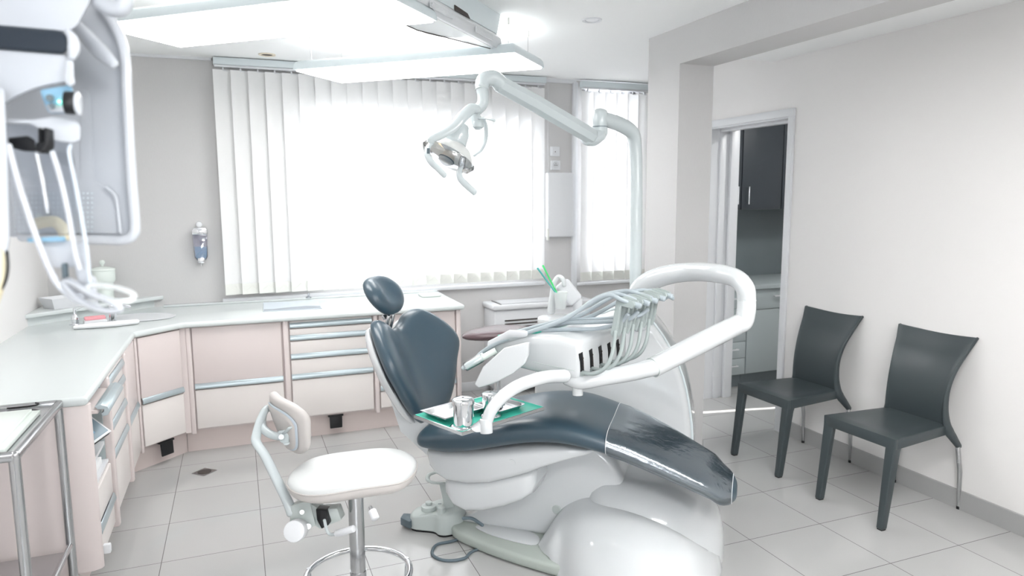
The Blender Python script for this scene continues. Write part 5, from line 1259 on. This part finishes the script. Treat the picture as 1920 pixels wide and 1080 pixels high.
obj('perforations', join(*[cyl(UF(-0.1012, -0.0351, 0.1065)+XU*.00705*i-XV*.0079*j, UF(-0.0987, -0.0356, 0.103)+XU*.00705*i-XV*.0079*j, .0012, seg=6) for i in range(19) for j in range(9)]), M_alu, xr, 'grid of small grey holes')['kind'] = 'stuff'
xplate('upper_head', [(-0.0416, 0.2559), (0.145, 0.2559), (0.1286, 0.2096), (0.1092, 0.1738), (0.0972, 0.1678), (-0.0416, 0.1798)], -0.07, .10, M_xr, 'white upper head casing', .012, 16)
xplate('dark_band', [(-0.0377, 0.1786), (0.09, 0.1675), (0.1004, 0.1601), (0.1019, 0.1422), (0.096, 0.1333), (-0.0377, 0.1437)], -0.075, .10, M_darkblue, 'dark blue grip band', .006, 12)
xtube('band_ring', [(0.1004, 0.166, -0.075), (0.1078, 0.1556, -0.075), (0.1093, 0.1407, -0.075), (0.1064, 0.1289, -0.075)], [.004, .007, .008, .005], M_xr)
xplate('lower_head', [(-0.0416, 0.1462), (0.0913, 0.135), (0.1047, 0.129), (0.1062, 0.0992), (0.0913, 0.0962), (0.0554, 0.0895), (0.0219, 0.0753), (-0.0117, 0.0529), (-0.0416, 0.0469)], -0.07, .10, M_xr, 'white lower head casing', .010, 16)
xplate('head_foot', [(0.107, 0.1225), (0.118, 0.121), (0.1187, 0.0969), (0.1216, 0.0888), (0.1129, 0.083), (0.1041, 0.0932)], -0.09, .03, M_xr, None, .006, 6)
cm = xplate('control_module', [(0.0618, 0.0843), (0.1064, 0.0917), (0.1123, 0.0605), (0.1064, 0.0516), (0.0752, 0.0516), (0.0692, 0.0635)], -0.075, .05, M_blue, 'pale blue control module with buttons', .005, 6)
obj('module_front', prism([UF(0.0706, 0.0637, -0.077), UF(0.1091, 0.063, -0.077), UF(0.1091, 0.0526, -0.077), UF(0.0765, 0.0526, -0.077)], fwd*.01, .002), M_xr, cm)
obj('button', join(cyl(UF(0.0766, 0.0729, -0.076), UF(0.0819, 0.0707, -0.084), .005, seg=14), cyl(UF(0.0795, 0.0618, -0.076), UF(0.0848, 0.0597, -0.084), .004, seg=14)), M_cable, cm)
obj('indicator_light', cyl(UF(0.0899, 0.0677, -0.076), UF(0.0925, 0.0666, -0.08), .0022, seg=12), M_led, cm, 'tiny green light')
kx_ = (XU*.97+XW*.30).normalized(); k0_ = UF(0.1102, 0.0612, -0.095)
obj('knob', cyl(k0_, k0_+kx_*.013, .0155, bevel=.002), M_black, cm, 'ribbed black knob')
obj('knob_cap', cyl(k0_+kx_*.0135, k0_+kx_*.0175, .0158, bevel=.0015), M_xr, cm, 'white knob cap')
xplate('bracket', [(-0.0043, 0.043), (0.0548, 0.0415), (0.0844, 0.046), (0.1139, 0.0415), (0.1213, 0.0341), (0.1213, 0.012), (0.108, 0.009), (0.0814, 0.0135), (0.0548, 0.0356), (-0.0043, 0.0356)], -0.08, .05, M_xr, 'white moulded bracket', .006, 10)
xplate('clear_shield', [(-0.0245, 0.0473), (0.0516, 0.0473), (0.0734, 0.024), (0.0827, -0.0055), (0.0905, -0.1142), (-0.0027, -0.1142), (-0.0152, -0.0055)], -0.03, .003, M_clear, 'clear plastic shield', .001, 14)
cl_ = xplate('clamp', [(0.0281, 0.0143), (0.0558, 0.0172), (0.0661, 0.0113), (0.0661, -0.0048), (0.05, -0.004), (0.031, 0.0011)], -0.09, .02, M_black, 'black clamp', .003, 4)
obj('clamp_lever', join(prism([UF(0.0724, 0.0277, -0.095), UF(0.0768, 0.0277, -0.095), UF(0.0768, 0.0103, -0.095), UF(0.0724, -0.0057, -0.095)], fwd*.015, .002), prism([UF(0.0797, 0.0277, -0.095), UF(0.0855, 0.0277, -0.095), UF(0.0869, 0.003, -0.095), UF(0.0797, -0.0065, -0.095), UF(0.068, -0.0057, -0.095), UF(0.0695, 0.0074, -0.095), UF(0.0797, 0.0074, -0.095)], fwd*.015, .002)), M_black, cl_)
for pts, r_, m_, lb in (([(0.0439, -0.0001, -0.11), (0.0525, -0.0344, -0.11), (0.0647, -0.0759, -0.11), (0.084, -0.1311, -0.11), (0.1026, -0.174, -0.11), (0.1184, -0.1955, -0.11), (0.1398, -0.2098, -0.11), (0.1649, -0.2163, -0.11)], .0042, M_xr, 'long white support rod'),
    ([(0.1026, -0.0094, -0.11), (0.1126, -0.0416, -0.11), (0.1241, -0.0917, -0.11), (0.1327, -0.1418, -0.11), (0.1398, -0.1669, -0.11)], .0035, M_xr, 'thin white rod'), ([(0.1269, -0.0001, -0.11), (0.1255, -0.0129, -0.11), (0.1355, -0.0631, -0.11), (0.1456, -0.1203, -0.11), (0.1499, -0.149, -0.11), (0.1527, -0.1848, -0.11)], .0024, M_seam, 'blue tinted rod'),
    ([(0.0811, -0.0094, -0.11), (0.0883, -0.0416, -0.11), (0.0969, -0.0917, -0.11)], .0025, M_clear, 'thin clear rod')):
    xtube('support_rod', pts, r_, m_, lb)
xtube('yellow_hose', [(-0.0292, -0.0914, 0.05), (-0.0158, -0.088, 0.05), (0.0026, -0.088, 0.05), (0.0143, -0.0998, 0.05), (0.0193, -0.1132, 0.05)], .009, M_yellow, 'short yellowish hose')
obj('screw', cyl(UF(-0.0572, -0.0746, 0.1), UF(-0.0504, -0.0756, 0.09), .005, seg=14), M_grey, xr)
xplate('bite_block_mount', [(0.0489, -0.121), (0.1213, -0.1269), (0.1228, -0.1624), (0.0844, -0.1639), (0.0681, -0.1402)], -0.08, .03, M_xr, 'white mount under the shield', .004, 8)
xplate('mount_edge', [(0.0544, -0.1232), (0.107, -0.1203), (0.1085, -0.1276), (0.0558, -0.129)], -0.09, .02, M_blue, None, .002, 3)
xplate('mount_post', [(0.125, -0.1312), (0.1409, -0.1268), (0.1438, -0.1717), (0.1554, -0.1775), (0.1568, -0.2064), (0.1409, -0.2078), (0.1337, -0.1919), (0.1264, -0.1666)], -0.1, .025, M_xr, 'white post carrying the chin rest', .006, 8)
xtube('dark_pin', [(0.1063, -0.1598, -0.09), (0.1078, -0.1788, -0.09)], .004, M_cable)
xtube('chin_rest', [(0.1588, -0.1891, -0.12), (0.1872, -0.1891, -0.13), (0.2207, -0.194, -0.15), (0.2391, -0.2007, -0.16), (0.2398, -0.2073, -0.17), (0.2197, -0.208, -0.17), (0.1892, -0.2029, -0.15), (0.1634, -0.1975, -0.13)], .0036, M_pane, 'clear looped chin rest', closed=True)
xtube('chin_rest', [(0.1184, -0.1848, -0.11), (0.1452, -0.2024, -0.13), (0.1782, -0.2152, -0.15), (0.2137, -0.2207, -0.17), (0.2334, -0.2171, -0.18), (0.2104, -0.2067, -0.17), (0.1748, -0.1974, -0.15), (0.1354, -0.1848, -0.12)], .0040, M_xr, 'pale lower loop of the chin rest', closed=True)
xplate('bite_cup', [(0.1159, -0.1805), (0.1273, -0.1748), (0.15, -0.1877), (0.1572, -0.2033), (0.1429, -0.2104), (0.1273, -0.2005)], -0.115, .02, M_clear, 'clear bite cup', .006, 8)
xtube('corner_bumper', [(0.1302, 0.2178, -0.05), (0.1447, 0.2087, -0.05), (0.1577, 0.2072, -0.05), (0.1653, 0.2133, -0.05), (0.1653, 0.2285, -0.05)], .012, M_xrg, 'pale grey bumper at the top')
xplate('left_shell', [(-0.0027, 0.0843), (0.0454, 0.0737), (0.0497, -0.0219), (0.0525, -0.1211), (0.0497, -0.148), (-0.0027, -0.1508)], -0.12, .03, M_xr, 'white shell at the frame edge', .008, 10)
xtube('corrugated_hose', [(0.0369, -0.1423, -0.12), (0.0383, -0.1636, -0.12), (0.0362, -0.1884, -0.12), (0.0284, -0.2132, -0.12)], .008, M_yellow, 'cream corrugated hose')
xtube('black_cable', [(0.049, -0.1423, -0.12), (0.0504, -0.1636, -0.12), (0.0475, -0.1813, -0.12), (0.0398, -0.1955, -0.12), (0.0256, -0.2061, -0.12)], .0018, M_black, 'thin black cable')
obj('support_column', box((-.60, .86, 0), (-.48, 1.06, 2.3), .01), M_xr, xr, 'white floor column')
obj('support_arm', join(box((-.56, .98, 1.68), (-.36, 1.14, 1.84), .01)), M_xr, xr)
